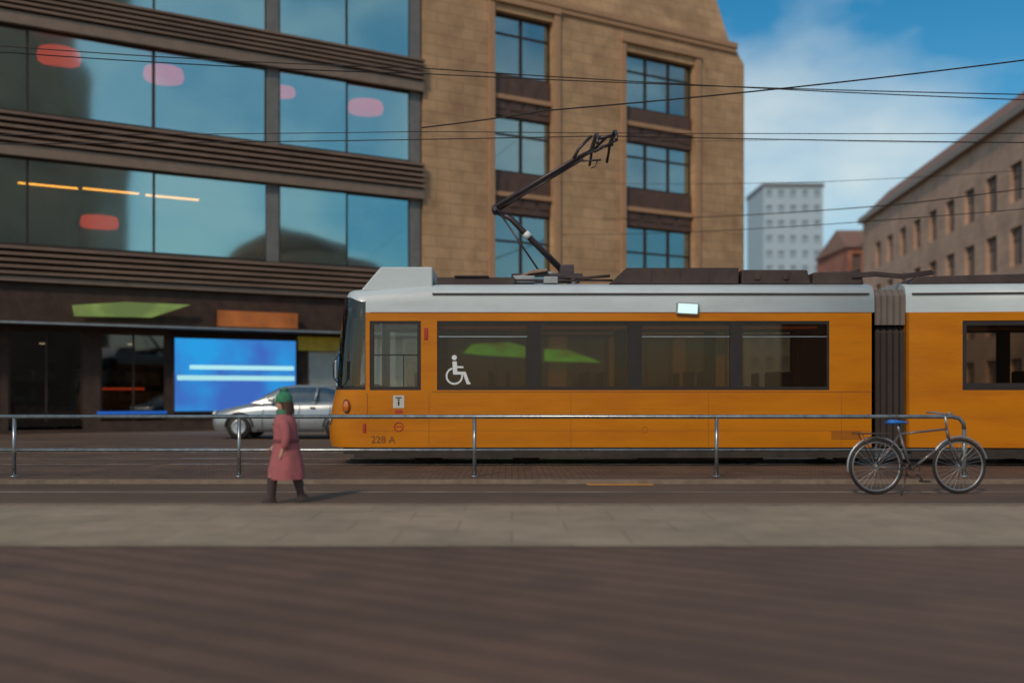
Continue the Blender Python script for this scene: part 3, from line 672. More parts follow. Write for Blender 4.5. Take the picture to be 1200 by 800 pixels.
# shop interior: dim shelves and goods
rnd = random.Random(3)
for t in (-7.4, -5.6, -3.2, -1.2, 1.0, 2.9, 4.0):
    sh = thing('shop_shelf', 'dark shelf rack with goods behind the ground floor shop window', 'shelf', (-15.4+0.864*t-0.504*1.8, 30+0.504*t+0.864*1.8, 0), FA, 'racks inside the ground floor shop')
    b = BM()
    for z in (0.3, 0.95, 1.6, 2.25): bx(b, -0.7, 0.7, 0, 0.4, z, z+0.04)
    for x in (-0.7, 0.66): bx(b, x, x+0.04, 0, 0.4, 0, 2.4)
    obj('rack', b, M['steel'], sh)
    b = BM()
    for z in (0.34, 0.99, 1.64):
        x = -0.62
        while x < 0.5:
            w = rnd.uniform(0.08, 0.25); bx(b, x, x+w, 0.05, 0.3, z, z+rnd.uniform(0.15, 0.45), rnd.randrange(3)); x += w+0.03
    obj('goods', b, [mat('goods_a', (0.2, 0.12, 0.09), 0.6), mat('goods_b', (0.12, 0.12, 0.14), 0.6), mat('goods_c', (0.3, 0.24, 0.2), 0.6)], sh)

spotm = lightmat('shop_spot', (1.0, 0.72, 0.42), 3.0)
for t, z, lab in ((-1.6, 2.86, 'leftmost small warm ceiling lamp inside the dark shop'), (1.25, 2.82, 'small warm ceiling lamp in the middle shop window'), (3.9, 2.86, 'small warm ceiling lamp beside the blue screen')):
    T = thing('ceiling_lamp', lab, 'lamp', (-15.4+0.864*t-0.504*1.3, 30+0.504*t+0.864*1.3, z), FA, 'small lamps inside the ground floor shop')
    q = BM(); lathe(q, [(0.05, 0.0), (0.13, 0.02), (0.15, 0.12)], (0, 0, 0), 18); obj('housing', q, M['ink'], T)
    q = BM(); lathe(q, [(0.0, -0.012), (0.09, -0.01), (0.10, 0.0)], (0, 0, 0), 18); obj('bulb', q, spotm, T)
    q = BM(); tube(q, [(0, 0, 0.12), (0, 0, 4.85-z)], 0.01, 6); obj('cord', q, M['ink'], T)
def store_pt(t, off, z): return (-15.4+0.864*t-0.504*off, 30+0.504*t+0.864*off, z)
# warm tube lamps inside the first upper storey
tubem = lightmat('warm_tube', (1.0, 0.36, 0.04), 9.0)
for k, (t, z, lab) in enumerate(((1.35, 7.72, 'leftmost warm orange tube lamp glowing behind the glass'), (3.2, 7.74, 'middle warm orange tube lamp glowing behind the glass'), (5.1, 7.72, 'rightmost warm orange tube lamp glowing behind the glass'))):
    L_ = thing('tube_lamp', lab, 'lamp', store_pt(t, 0.55, z), FA, 'row of warm tube lamps behind the upper windows')
    b = BM(); tube(b, [(-0.85, 0, 0), (0.85, 0, 0)], 0.028, 8); obj('lamp_tube', b, tubem, L_)
    b = BM(); bx(b, -0.9, 0.9, -0.04, 0.04, 0.04, 0.08); bx(b, -0.7, -0.69, 0, 0.01, 0.08, 0.85); bx(b, 0.69, 0.7, 0, 0.01, 0.08, 0.85); obj('holder', b, M['steel'], L_)
redm = mat('red_shade', (0.6, 0.08, 0.05), 0.7, emit=(1.0, 0.06, 0.03), estr=1.7, var=0.1)
for k, (t, z, s, lab) in enumerate(((1.7, 11.92, 1.0, 'leftmost red drum lampshade under the upper ceiling'), (4.9, 11.85, 1.0, 'second red drum lampshade from the left under the upper ceiling'),
                                    (8.95, 11.9, 0.7, 'small red drum lampshade just right of the grey column'), (12.1, 11.8, 1.0, 'red drum lampshade nearest the sandstone house'),
                                    (2.9, 6.75, 0.9, 'low red drum lampshade beneath the orange tube lamps'))):
    L_ = thing('pendant_lamp', lab, 'lamp', store_pt(t, 0.95, z), FA, 'red pendant lamps inside the glass store')
    b = BM(); lathe(b, [(0.62*s, -0.16*s), (0.66*s, 0.0), (0.6*s, 0.2*s)], (0, 0, 0), 28); obj('lamp_shade', b, redm, L_)
    b = BM(); tube(b, [(0, 0, 0.18*s), (0, 0, (12.6 if z > 9 else 8.6)-z)], 0.012, 6); obj('cord', b, M['ink'], L_)
# cabinets behind glass; the two tall ones are added to darken the left panes
def cab(lab, t0, t1, o0, z0, z1, m, name='cabinet', cat='cabinet'):
    T = thing(name, lab, cat, store_pt((t0+t1)/2, o0, z0), FA); w = t1-t0
    b = BM(); bx(b, -w/2, w/2, 0, 0.5, 0.06, z1-z0); obj('carcass', b, m, T, bevel=0.01)
    b = BM(); bx(b, -w/2+0.03, -0.01, -0.02, -0.001, 0.1, z1-z0-0.05); bx(b, 0.01, w/2-0.03, -0.02, -0.001, 0.1, z1-z0-0.05); obj('door', b, m, T)
    b = BM(); bx(b, -w/2+0.05, w/2-0.05, 0.02, 0.45, 0.0, 0.06); obj('plinth', b, M['ink'], T)
cab('dark cabinet standing at the upper window beside the grey column', 8.75, 10.1, 0.5, 5.9, 7.0, M['ink'])
cab('tall dark cabinet shape added to darken the left of the lower glass storey', -0.6, 1.9, 0.9, 5.9, 8.1, M['ink'])
cab('tall dark cabinet shape added to darken the left of the upper glass storey', 0.3, 2.6, 0.9, 9.9, 11.6, M['ink'])
cab('brown low cabinet under the low red lampshade', 2.2, 4.4, 0.7, 5.9, 6.5, mat('brown_wood', (0.22, 0.09, 0.04), 0.6))

# ------------------------------------------------------------------ sandstone house (middle)
sx, sy = -15.4+0.864*14, 30+0.504*14
house = thing('sandstone_house', 'tall ochre sandstone house with recessed window bays behind the pantograph', 'building', (sx, sy, 0), FA)
HW = 16.0; bays = [(3.05, 5.75), (9.35, 13.1)]
ztop = 16.1
holes = []
for a, c in bays: holes.append((a, c, 4.9, ztop if a < 5 else 15.6))
holes += [(0.8, 5.6, 0.5, 3.6), (6.4, 8.6, 0.5, 3.6), (9.2, 12.0, 0.5, 3.6), (12.6, 15.2, 0.5, 3.6)]
b = BM(); holewall(b, 0, HW, 0, 16.7, 0.0, 0.45, holes, cuts=(13.6,)); bx(b, 0.0, 0.4, 0.45, 9, 0, 16.7); bx(b, HW-0.4, HW, 0.45, 9, 0, 13.6); bx(b, HW-0.4, HW, 0.45, 9, 13.6, 16.7); bx(b, 0.4, HW-0.4, 8.6, 9, 0, 16.7)
for v in b.verts:
    if v.co.x > HW-0.45 and v.co.z > 16.6: v.co.x -= 0.5
obj('wall', b, M['sand'], house)
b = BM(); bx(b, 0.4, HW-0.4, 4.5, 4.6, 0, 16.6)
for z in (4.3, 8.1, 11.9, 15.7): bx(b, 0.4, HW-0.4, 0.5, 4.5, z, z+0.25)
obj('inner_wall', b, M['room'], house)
b = BM(); bx(b, -0.02, HW+0.15, -0.25, 0.0, 4.25, 4.6); obj('string_course', b, M['sand_trim'], house, bevel=0.03)
b = BM(); bx(b, -0.02, HW-0.50, -0.16, 0.0, 16.7, 16.95); bx(b, -0.02, HW-0.5, -0.1, 0.0, 16.5, 16.7); bx(b, -0.02, HW-0.50, 0.0, 9, 16.7, 16.95); obj('cornice', b, M['sand_trim'], house, bevel=0.03)
# attic set back and leaning in
b = BM(); v = [b.verts.new(p) for p in ((0, 0.3, 16.95), (HW-0.55, 0.3, 16.95), (HW-0.55, 9, 16.95), (0, 9, 16.95), (0, 1.2, 21), (HW-1.3, 1.2, 21), (HW-1.3, 9, 21), (0, 9, 21))]
for f in ((4,5,6,7),(0,1,5,4),(1,2,6,5),(2,3,7,6),(3,0,4,7)): b.faces.new([v[i] for i in f])
obj('attic', b, M['sand'], house)
for a, c in bays:
    zt = ztop if a < 5 else 15.6
    b = BM(); bx(b, a-0.3, a-0.02, -0.10, 0.0, 4.62, zt+0.3); bx(b, c+0.02, c+0.3, -0.10, 0.0, 4.62, zt+0.3); bx(b, a-0.3, c+0.3, -0.16, 0.0, zt+0.3, zt+0.55); obj('bay_surround', b, M['sand_trim'], house, bevel=0.02)
    for (z0, z1) in ((4.9, 8.3), (9.9, 12.1 if a < 5 else 11.9), (13.7 if a < 5 else 13.3, zt)):
        n = 2 if a < 5 else 3; w = (c-a)/n; hs = []
        zm = z0+(z1-z0)*0.68
        for i in range(n): hs += [(a+i*w+0.06, a+(i+1)*w-0.06, z0+0.08, zm-0.04), (a+i*w+0.06, a+(i+1)*w-0.06, zm+0.04, z1-0.08)]
        b = BM(); holewall(b, a, c, z0, z1, 0.28, 0.36, hs); f = obj('window', b, M['bronze'], house)
        g = BM(); bx(g, a+0.02, c-0.02, 0.315, 0.325, z0+0.02, z1-0.02); obj('pane', g, M['house_glass'], f)
        if z0 > 5:
            pass
    for (z0, z1) in ((8.3, 9.9), (12.1 if a < 5 else 11.9, 13.7 if a < 5 else 13.3)):
        b = BM(); bx(b, a, c, 0.20, 0.34, z0, z1); 
        n = 4
        for i in range(n): bx(b, a+(c-a)*(i+0.12)/n, a+(c-a)*(i+0.88)/n, 0.16, 0.20, z0+0.25, z1-0.25)
        obj('spandrel', b, M['spandrel'], house, bevel=0.01)
        b = BM(); bx(b, a, c, 0.05, 0.20, z0+0.62, z0+0.80); obj('balcony_ledge', b, M['sand_trim'], house, bevel=0.01)
for hh in holes[2:]:
    g = BM(); bx(g, hh[0], hh[1], 0.2, 0.21, hh[2], hh[3]); f = obj('shop_window', g, M['shop_glass'], house)
    g = BM(); holewall(g, hh[0], hh[1], hh[2], hh[3], 0.15, 0.19, [(hh[0]+0.07, (hh[0]+hh[1])/2-0.04, hh[2]+0.07, hh[3]-0.07), ((hh[0]+hh[1])/2+0.04, hh[1]-0.07, hh[2]+0.07, hh[3]-0.07)]); obj('frame', g, M['bronze'], f)
# green lit shop signs seen through the tram windows
gm = lightmat('green_light', (0.10, 0.50, 0.05), 4.5, (0.10, 0.20, 0.03), 1.4, (0.6, 1, 2))
b = BM(); prism(b, [(1.6, 2.75), (2.0, 3.1), (3.6, 3.2), (4.75, 2.95), (4.75, 2.6), (3.0, 2.66)], -0.25, -0.1); obj('lit_sign', b, gm, house, label='bright green glowing sign seen through the first tram window')
b = BM(); prism(b, [(5.25, 2.5), (5.25, 2.98), (6.4, 2.95), (7.9, 2.5)], -0.25, -0.1); obj('lit_sign', b, gm, house, label='green wedge shaped glowing sign seen through the second tram window')
b = BM(); bx(b, 14.0, 15.2, -0.2, -0.05, 1.5, 2.9); obj('shop_sign', b, mat('dull_amber', (0.35, 0.2, 0.04), 0.5, emit=(0.4, 0.2, 0.02), estr=0.2), house, label='dull amber sign panel seen through the last window')

# ------------------------------------------------------------------ brown building (right, running away from the camera)
ea = math.atan2(54, 5.6)
brown = thing('corner_building', 'brown stone block whose roofline falls away down the street at the right', 'building', (29.5, 43.0, 0), ea)
BL = 58; BH = 20.0
hs = []
for i in range(13):
    for z in (1.0, 5.0, 9.2, 13.2): hs.append((2+i*4.1, 3.9+i*4.1, z, z+2.4))
b = BM(); holewall(b, 0, BL, 0, 18.6, -0.5, 0.0, hs); bx(b, 0, BL, -14, -0.6, 0, 18.5); 
obj('wall', b, M['brown_stone'], brown)
b = BM(); bx(b, 0, BL, 0.0, 0.5, 18.3, 18.8); bx(b, 0, BL, -14, 0.0, 18.6, 18.8); obj('cornice', b, M['fascia'], brown)
b = BM(); v = [b.verts.new(p) for p in ((0, 0.3, 18.8), (BL, 0.3, 18.8), (BL, -14, 18.8), (0, -14, 18.8), (0, -2.0, 21.2), (BL-2, -2.0, 21.2), (BL-2, -12, 21.2), (0, -12, 21.2))]
for f in ((4,5,6,7),(0,1,5,4),(1,2,6,5),(2,3,7,6),(3,0,4,7)): b.faces.new([v[i] for i in f])
rf = obj('roof', b, M['tile'], brown)
for i in range(4):
    b = BM(); bx(b, 6+i*13, 7.2+i*13, -6, -5, 20.9, 22.6); obj('chimney', b, M['redbrick'], rf)
for h in hs:
    b = BM(); bx(b, h[0], h[1], -0.32, -0.28, h[2], h[3]); bx(b, (h[0]+h[1])/2-0.04, (h[0]+h[1])/2+0.04, -0.27, -0.22, h[2], h[3], 1); bx(b, h[0], h[1], -0.27, -0.22, h[2]+1.6, h[2]+1.68, 1)
    obj('window', b, [mat('dull_glass', (0.14, 0.12, 0.11), 0.1, var=0.3) if 'dg' not in M else M['dg'], M['bronze']], brown)
    if 'dg' not in M: M['dg'] = bpy.data.materials['dull_glass']

# red brick house at the street end
M['hazed_glass'] = mat('hazed_window', (0.30, 0.39, 0.45), 0.3, var=0.2)  # distance haze painted in: windows lightened towards the wall colour
def block(name, lab, x0, x1, y0, y1, h, m, roofm, rows, cols, cat='building', pitched=True, wm='dg'):
    T = thing(name, lab, cat, ((x0+x1)/2, y0, 0)); w = x1-x0; d = y1-y0
    hs = [(-w/2+(i+0.25)*w/cols, -w/2+(i+0.75)*w/cols, (j+0.3)*h/rows, (j+0.8)*h/rows) for i in range(cols) for j in range(rows)]
    b = BM(); holewall(b, -w/2, w/2, 0, h, 0, 0.5, hs); bx(b, -w/2, w/2, 0.9, d, 0, h-0.01); bx(b, -w/2, -w/2+0.4, 0.5, 0.9, 0, h-0.01); bx(b, w/2-0.4, w/2, 0.5, 0.9, 0, h-0.01)
    obj('wall', b, m, T)
    for q in hs:
        b = BM(); bx(b, q[0], q[1], 0.3, 0.34, q[2], q[3]); obj('window', b, M[wm], T)
    b = BM()
    if pitched:
        v = [b.verts.new(p) for p in ((-w/2-0.3, -0.3, h), (w/2+0.3, -0.3, h), (w/2+0.3, d, h), (-w/2-0.3, d, h), (-w/2+0.5, d/2, h+d*0.25), (w/2-0.5, d/2, h+d*0.25))]
        for f in ((0,1,5,4),(1,2,5),(2,3,4,5),(3,0,4),(0,3,2,1)): b.faces.new([v[i] for i in f])
    else: bx(b, -w/2-0.2, w/2+0.2, -0.2, d, h, h+0.8)
    obj('roof', b, roofm, T)
block('brick_house', 'red brick house with tiled roof closing the end of the street', 34.6, 43.5, 102.5, 113, 16.2, M['redbrick'], M['tile'], 5, 5)
block('tower_block', 'pale tall tower block far behind in the gap of sky', 50.5, 62.5, 200, 214, 42.5, M['pale_tower'], M['zinc'], 14, 5, pitched=False, wm='hazed_glass')
block('distant_house', 'low pale distant house beneath the tower block', 30, 38, 135, 147, 13.5, M['pale_tower'], M['tile'], 4, 4, wm='hazed_glass')
block('unseen_block', 'dark brown block added unseen behind the camera to be mirrored in the glass front', 20, 33, -40, -26, 40, M['brown_stone'], M['zinc'], 10, 5, pitched=False)  # unseen block, added so the glass front has something dark to reflect
block('unseen_block', 'lower brown block added unseen behind the camera for reflections, right of the dark one', 44, 66, -24, -10, 14.5, M['brown_stone'], M['tile'], 5, 7)  # second unseen block, added for the low part of the reflections

# ------------------------------------------------------------------ silver car
car = thing('parked_car', 'silver car facing left on the far road, its rear hidden by the tram nose', 'car', (-8.15, 27.6, 0))
silver = mat('silver_paint', (0.36, 0.39, 0.40), 0.3, metal=0.5, var=0.06, coat=0.5)
def loft(bm, secs, mi=0, mf=None):
    rings = [[bm.verts.new(p) for p in s] for s in secs]
    for i in range(len(rings)-1):
        for k in range(len(rings[0])-1):
            f = bm.faces.new((rings[i][k], rings[i+1][k], rings[i+1][k+1], rings[i][k+1])); f.smooth = True
            f.material_index = mf(i, k) if mf else mi
    bm.faces.new(rings[0]); bm.faces.new(list(reversed(rings[-1])))
st = [(0.0, 0.62, 0.35, 0.62), (0.10, 0.76, 0.24, 0.72), (0.35, 0.84, 0.2, 0.80), (0.8, 0.88, 0.2, 0.90), (1.25, 0.89, 0.2, 0.98), (2.0, 0.9, 0.2, 1.0), (3.0, 0.9, 0.2, 1.02), (3.8, 0.88, 0.22, 1.04), (4.15, 0.8, 0.28, 1.02), (4.28, 0.66, 0.4, 0.9)]
secs = []
for x, w, zb, zt in st:
    half = [(w*0.9, zb), (w, zb+0.12), (w*1.0, (zb+zt)/2), (w*0.96, zt-0.08), (w*0.85, zt), (w*0.4, zt+0.03)]
    secs.append([(x, y, z) for y, z in [(-a, z) for a, z in half] + [(a, z) for a, z in reversed(half)]])
b = BM(); loft(b, secs); obj('body', b, silver, car, subsurf=1)
gs = [(1.12, 0.78, 0.97, 0.99), (1.85, 0.70, 0.97, 1.40), (2.3, 0.68, 0.97, 1.46), (3.1, 0.67, 0.98, 1.45), (3.6, 0.70, 0.99, 1.32), (4.1, 0.76, 1.0, 1.04)]
secs = []
for x, w, zb, zt in gs:
    wt = w*0.86; half = [(w*1.06, zb), (w*1.0, zb+(zt-zb)*0.5), (wt*1.0, zb+(zt-zb)*0.88), (wt*0.85, zt), (wt*0.4, zt+0.01)]
    secs.append([(x, y, z) for y, z in [(-a, z) for a, z in half] + [(a, z) for a, z in reversed(half)]])
b = BM(); loft(b, secs, mf=lambda i, k: 1 if (k in (0, 1, 7, 8) and i in (1, 2, 3)) or (i == 0 and k in (2, 3, 4, 5, 6)) else 0)
obj('cabin', b, [silver, mat('car_glass', (0.03, 0.06, 0.09), 0.06, var=0.2, coat=1)], car)
for x in (1.98, 2.85, 3.5):
    b = BM(); tube(b, [(x, -0.87, 0.98), (x+0.04, -0.78, 1.22), (x+0.05, -0.66, 1.40)], 0.03, 8); obj('window_pillar', b, silver, car)
for x in (0.82, 3.45):
    for s in (-1, 1):
        b = BM(); lathe(b, [(0.18, -0.1), (0.30, -0.11), (0.325, -0.07), (0.325, 0.07), (0.30, 0.11), (0.18, 0.1)], (x, s*0.80, 0.325), 28, 'y'); w = obj('wheel', b, M['black'], car)
        b = BM(); lathe(b, [(0.0, 0), (0.06, -0.01), (0.16, 0.02), (0.2, -0.005), (0.2, 0.02)], (x, s*0.80+s*0.095 if s > 0 else -0.80-0.125, 0.325), 24, 'y'); obj('rim', b, M['steel_light'], w)
        b = BM(); torus(b, (x, s*0.875, 0.335), 0.365, 0.035, 'y', 24, 6, a0=0, a1=PI); obj('wheel_arch', b, M['ink'], car)
for s in (-1, 1):
    b = BM(); lathe(b, [(0, -0.08), (0.07, -0.06), (0.09, 0.02)], (0, 0, 0), 16, 'x'); 
    for v in b.verts: v.co.y *= 1.6
    h = obj('headlight', b, mat('headlight_lens', (0.7, 0.78, 0.8), 0.1, coat=1), car); h.location = (0.12, s*0.58, 0.68)
b = BM()
for x in (1.45, 2.42, 3.25): tube(b, [(x, -0.905, 0.30), (x, -0.91, 0.6), (x+0.03, -0.875, 0.93)], 0.006, 6)
obj('door_seam', b, M['ink'], car)
b = BM(); bx(b, 1.3, 3.1, -0.915, -0.87, 0.2, 0.27); obj('sill', b, M['ink'], car, bevel=0.01)
b = BM(); bx(b, 0.03, 0.12, -0.35, 0.35, 0.42, 0.56); obj('grille', b, M['ink'], car)
b = BM(); bx(b, 1.62, 1.80, -1.02, -0.86, 1.0, 1.12); obj('wing_mirror', b, silver, car, bevel=0.03)
for x in (2.02, 2.92): 
    b = BM(); bx(b, x+0.7, x+0.85, -0.925, -0.90, 0.84, 0.87); obj('door_handle', b, M['steel'], car)

# ------------------------------------------------------------------ bicycle (right)
bike = thing('bicycle', 'bicycle with a blue saddle standing on the road in front of the tram bellows', 'bicycle', (4.50, 12.3, 0), R(4))
bk = mat('bike_frame', (0.13, 0.11, 0.11), 0.35, metal=0.3, var=0.1, coat=0.5)
for x in (0.0, 1.06):
    b = BM(); torus(b, (x, 0, 0.34), 0.325, 0.020, 'y', 48, 8); w = obj('wheel', b, M['black'], bike)
    b = BM(); torus(b, (x, 0, 0.34), 0.300, 0.010, 'y', 48, 6); lathe(b, [(0.02, -0.05), (0.025, -0.03), (0.025, 0.03), (0.02, 0.05)], (x, 0, 0.34), 12, 'y'); obj('rim', b, M['steel_light'], w)
    b = BM()
    for k in range(28):
        a = 2*PI*k/28; tube(b, [(x+0.02*math.cos(a+1.2), (-1)**k*0.025, 0.34+0.02*math.sin(a+1.2)), (x+0.295*math.cos(a), 0, 0.34+0.295*math.sin(a))], 0.0022, 4, caps=False)
    obj('spokes', b, M['steel_light'], w)
    b = BM(); torus(b, (x, 0, 0.34), 0.362, 0.014, 'y', 30, 6, a0=R(15), a1=R(190 if x == 0 else 150)); obj('mudguard', b, M['steel_light'], bike)
b = BM(); bb = (0.44, 0, 0.30); st_ = (0.30, 0, 0.74); ht = (0.90, 0, 0.80); hb = (0.93, 0, 0.66)
tube(b, [bb, st_], 0.016); tube(b, [st_, ht], 0.014); tube(b, [bb, hb], 0.018); tube(b, [ht, hb], 0.02); tube(b, [(0.92, 0, 0.66), (0.98, 0.05, 0.55), (1.06, 0.05, 0.34)], 0.012); tube(b, [(0.92, 0, 0.66), (0.98, -0.05, 0.55), (1.06, -0.05, 0.34)], 0.012)
for s in (-0.05, 0.05): tube(b, [bb, (0.0, s, 0.34)], 0.010); tube(b, [st_, (0.0, s, 0.34)], 0.009)
obj('frame', b, bk, bike)
b = BM(); tube(b, [(0.30, 0, 0.74), (0.27, 0, 0.86)], 0.013); obj('seat_post', b, M['steel_light'], bike)
b = BM(); tube(b, [(0.13, 0, 0.885), (0.2, 0, 0.89), (0.30, 0, 0.885), (0.41, 0, 0.88)], [0.04, 0.085, 0.05, 0.018], 12)
for v in b.verts: v.co.z = 0.885+(v.co.z-0.885)*0.4
obj('saddle', b, mat('blue_saddle', (0.02, 0.16, 0.55), 0.4), bike, label='bright blue saddle')
b = BM(); tube(b, [(0.90, 0, 0.80), (0.88, 0, 0.98)], 0.013); tube(b, [(0.78, -0.28, 1.0), (0.86, -0.2, 1.0), (0.88, 0, 0.98), (0.86, 0.2, 1.0), (0.78, 0.28, 1.0)], 0.012); obj('handlebar', b, M['steel_light'], bike)
b = BM(); torus(b, (0.44, -0.05, 0.30), 0.09, 0.008, 'y', 24, 6); tube(b, [(0.44, -0.07, 0.30), (0.55, -0.09, 0.17)], 0.009); bx(b, 0.50, 0.60, -0.19, -0.09, 0.155, 0.18); tube(b, [(0.44, 0.07, 0.30), (0.33, 0.09, 0.43)], 0.009); bx(b, 0.28, 0.38, 0.09, 0.19, 0.42, 0.445); obj('crank', b, M['steel'], bike)
b = BM(); tube(b, [(0.38, -0.03, 0.28), (0.24, -0.16, -0.0)], 0.009); obj('kickstand', b, M['steel'], bike)
b = BM(); tube(b, [(0.02, -0.05, 0.37), (0.44, -0.05, 0.39)], 0.005, 6); tube(b, [(0.02, -0.05, 0.31), (0.44, -0.05, 0.21)], 0.005, 6); obj('chain', b, M['ink'], bike)
b = BM(); bx(b, -0.28, 0.18, -0.07, 0.07, 0.74, 0.755); tube(b, [(-0.2, -0.06, 0.74), (0, -0.06, 0.36)], 0.006, 6); tube(b, [(-0.2, 0.06, 0.74), (0, 0.06, 0.36)], 0.006, 6); obj('luggage_rack', b, M['steel'], bike)

# ------------------------------------------------------------------ child in pink
pers = thing('person', 'child in a long pink coat and green knitted hat walking left along the pavement', 'person', (-2.57, 11.35, 0.0), R(180))   # local +x = walking direction
skin = mat('skin', (0.50, 0.28, 0.19), 0.55, var=0.06, scale=8)
pink = mat('pink_wool', (0.42, 0.125, 0.13), 0.9, var=0.15, scale=14, bump=0.5, bscale=200)
def skinned(name, joints, edges, m, parent, sub=2):
    me = bpy.data.meshes.new(name); me.from_pydata([j[0] for j in joints], edges, [])
    o = bpy.data.objects.new(name, me); C.objects.link(o)
    md = o.modifiers.new('skin', 'SKIN'); md.use_smooth_shade = True
    for i, j in enumerate(joints):
        r = j[1]; me.skin_vertices[0].data[i].radius = r if isinstance(r, tuple) else (r, r)
    me.skin_vertices[0].data[0].use_root = True
    s = o.modifiers.new('sub', 'SUBSURF'); s.levels = s.render_levels = sub
    dg = bpy.context.evaluated_depsgraph_get(); m2 = bpy.data.meshes.new_from_object(o.evaluated_get(dg))
    bpy.data.objects.remove(o); m2.materials.clear(); m2.materials.append(m)
    for p in m2.polygons: p.use_smooth = True
    n = bpy.data.objects.new(name, m2); C.objects.link(n); n.parent = parent
    return n
J = [((0, 0, 0.62), (0.095, 0.085)), ((0.01, 0, 0.74), (0.10, 0.085)), ((0.02, 0, 0.90), (0.115, 0.085)), ((0.02, 0, 0.985), (0.05, 0.05)), ((0.035, 0, 1.03), (0.038, 0.038)), ((0.05, 0, 1.10), (0.075, 0.068)), ((0.045, 0, 1.17), (0.072, 0.068)),
     # legs
     ((0.05, 0.065, 0.56), 0.07), ((0.14, 0.065, 0.34), 0.048), ((0.16, 0.065, 0.08), 0.026), ((0.20, 0.065, 0.045), 0.018),
     ((-0.03, -0.065, 0.56), 0.07), ((-0.06, -0.065, 0.34), 0.048), ((-0.20, -0.065, 0.11), 0.026), ((-0.17, -0.065, 0.07), 0.018),
     # arms
     ((0.02, 0.135, 0.93), 0.04), ((-0.05, 0.165, 0.76), 0.032), ((0.01, 0.165, 0.60), 0.022), ((0.025, 0.165, 0.55), (0.024, 0.014)),
     ((0.02, -0.135, 0.93), 0.04), ((0.06, -0.165, 0.76), 0.032), ((0.17, -0.165, 0.64), 0.022), ((0.21, -0.165, 0.61), (0.024, 0.014)),
     # nose, ears
     ((0.122, 0, 1.115), 0.012)]
E = [(0,1),(1,2),(2,3),(3,4),(4,5),(5,6),(0,7),(7,8),(8,9),(9,10),(0,11),(11,12),(12,13),(13,14),(2,15),(15,16),(16,17),(17,18),(2,19),(19,20),(20,21),(21,22),(5,23)]
# fingers
def fingers(wi, base, d, side):
    for k, (dy, ln) in enumerate(((-0.016, 0.030), (-0.005, 0.036), (0.006, 0.033), (0.016, 0.026))):
        i = len(J); p = Vector(base)+Vector((d[0]*0.012, dy, d[2]*0.012)); q = p+Vector(d)*ln*0.5; r = q + (Vector(d)*0.8+Vector((0.4, 0, 0)) ).normalized()*ln*0.5
        J.append((tuple(p), 0.0058)); J.append((tuple(q), 0.0055)); J.append((tuple(r), 0.0045)); E.extend([(wi, i), (i, i+1), (i+1, i+2)])
    i = len(J); p = Vector(base)+Vector((0.018, -side*0.014, -0.0)); J.append((tuple(p), 0.007)); J.append((tuple(p+Vector(d)*0.024+Vector((0.012, 0, 0))), 0.0055)); E.extend([(wi, i), (i, i+1)])
fingers(18, (0.03, 0.165, 0.535), (0.15, 0, -0.98), 1)
fingers(22, (0.222, -0.165, 0.60), (0.75, 0, -0.66), -1)
skinned('body', J, E, skin, pers)
# eyes, mouth, ears on the body's head as small parts
b = BM()
for s in (-1, 1): lathe(b, [(0.0, -0.012), (0.008, -0.008), (0.011, 0.0), (0.008, 0.008), (0, 0.012)], (0.116, s*0.028, 1.135), 12, 'x')
obj('eyes', b, M['ink'], pers)
b = BM(); tube(b, [(0.118, -0.02, 1.082), (0.122, 0, 1.079), (0.118, 0.02, 1.082)], 0.0045, 6); obj('mouth', b, mat('lips', (0.4, 0.12, 0.1), 0.5), pers)
# coat: swept elliptical tube
def ellipse_rings(bm, prof, seg=36, fold=0.0):
    rings = []
    for (cx_, cz_, rx_, ry_, f_) in prof:
        rg = []
        for k in range(seg):
            a = 2*PI*k/seg; w = 1+f_*math.sin(a*7+cz_*3)*0.5+f_*math.sin(a*4+1)*0.5
            rg.append(bm.verts.new((cx_+rx_*math.cos(a)*w, ry_*math.sin(a)*w, cz_)))
        rings.append(rg)
    for i in range(len(rings)-1):
        for k in range(seg):
            f = bm.faces.new((rings[i][k], rings[i][(k+1) % seg], rings[i+1][(k+1) % seg], rings[i+1][k])); f.smooth = True
b = BM(); ellipse_rings(b, [(0.0, 0.27, 0.20, 0.195, 0.07), (0.0, 0.36, 0.20, 0.19, 0.06), (0.0, 0.5, 0.175, 0.175, 0.04), (0.005, 0.64, 0.145, 0.155, 0.02), (0.01, 0.76, 0.135, 0.15, 0.01), (0.015, 0.88, 0.135, 0.165, 0), (0.02, 0.95, 0.118, 0.16, 0), (0.02, 0.99, 0.09, 0.11, 0), (0.025, 1.02, 0.06, 0.065, 0)])
ct = obj('coat', b, pink, pers, label='long pink woollen coat')
for pts in ([(0.02, 0.12, 0.945), (-0.02, 0.165, 0.86), (-0.05, 0.175, 0.75), (0.0, 0.17, 0.60)], [(0.02, -0.12, 0.945), (0.035, -0.165, 0.86), (0.06, -0.175, 0.755), (0.165, -0.17, 0.645)]):
    b = BM(); tube(b, pts, [0.062, 0.06, 0.05, 0.044], 14); obj('sleeve', b, pink, ct, subsurf=1)
b = BM(); ellipse_rings(b, [(0.006, 0.685, 0.148, 0.160, 0), (0.006, 0.70, 0.150, 0.162, 0), (0.008, 0.725, 0.146, 0.158, 0)]); obj('belt', b, mat('belt', (0.2, 0.05, 0.06), 0.8), ct)
b = BM()
for z_ in (0.45, 0.56, 0.8, 0.89): lathe(b, [(0, -0.006), (0.014, 0), (0.014, 0.006)], (0.178-(z_-0.45)*0.09 if z_ < 0.6 else 0.147, 0.03, z_), 10, 'x')
obj('buttons', b, M['ink'], ct)
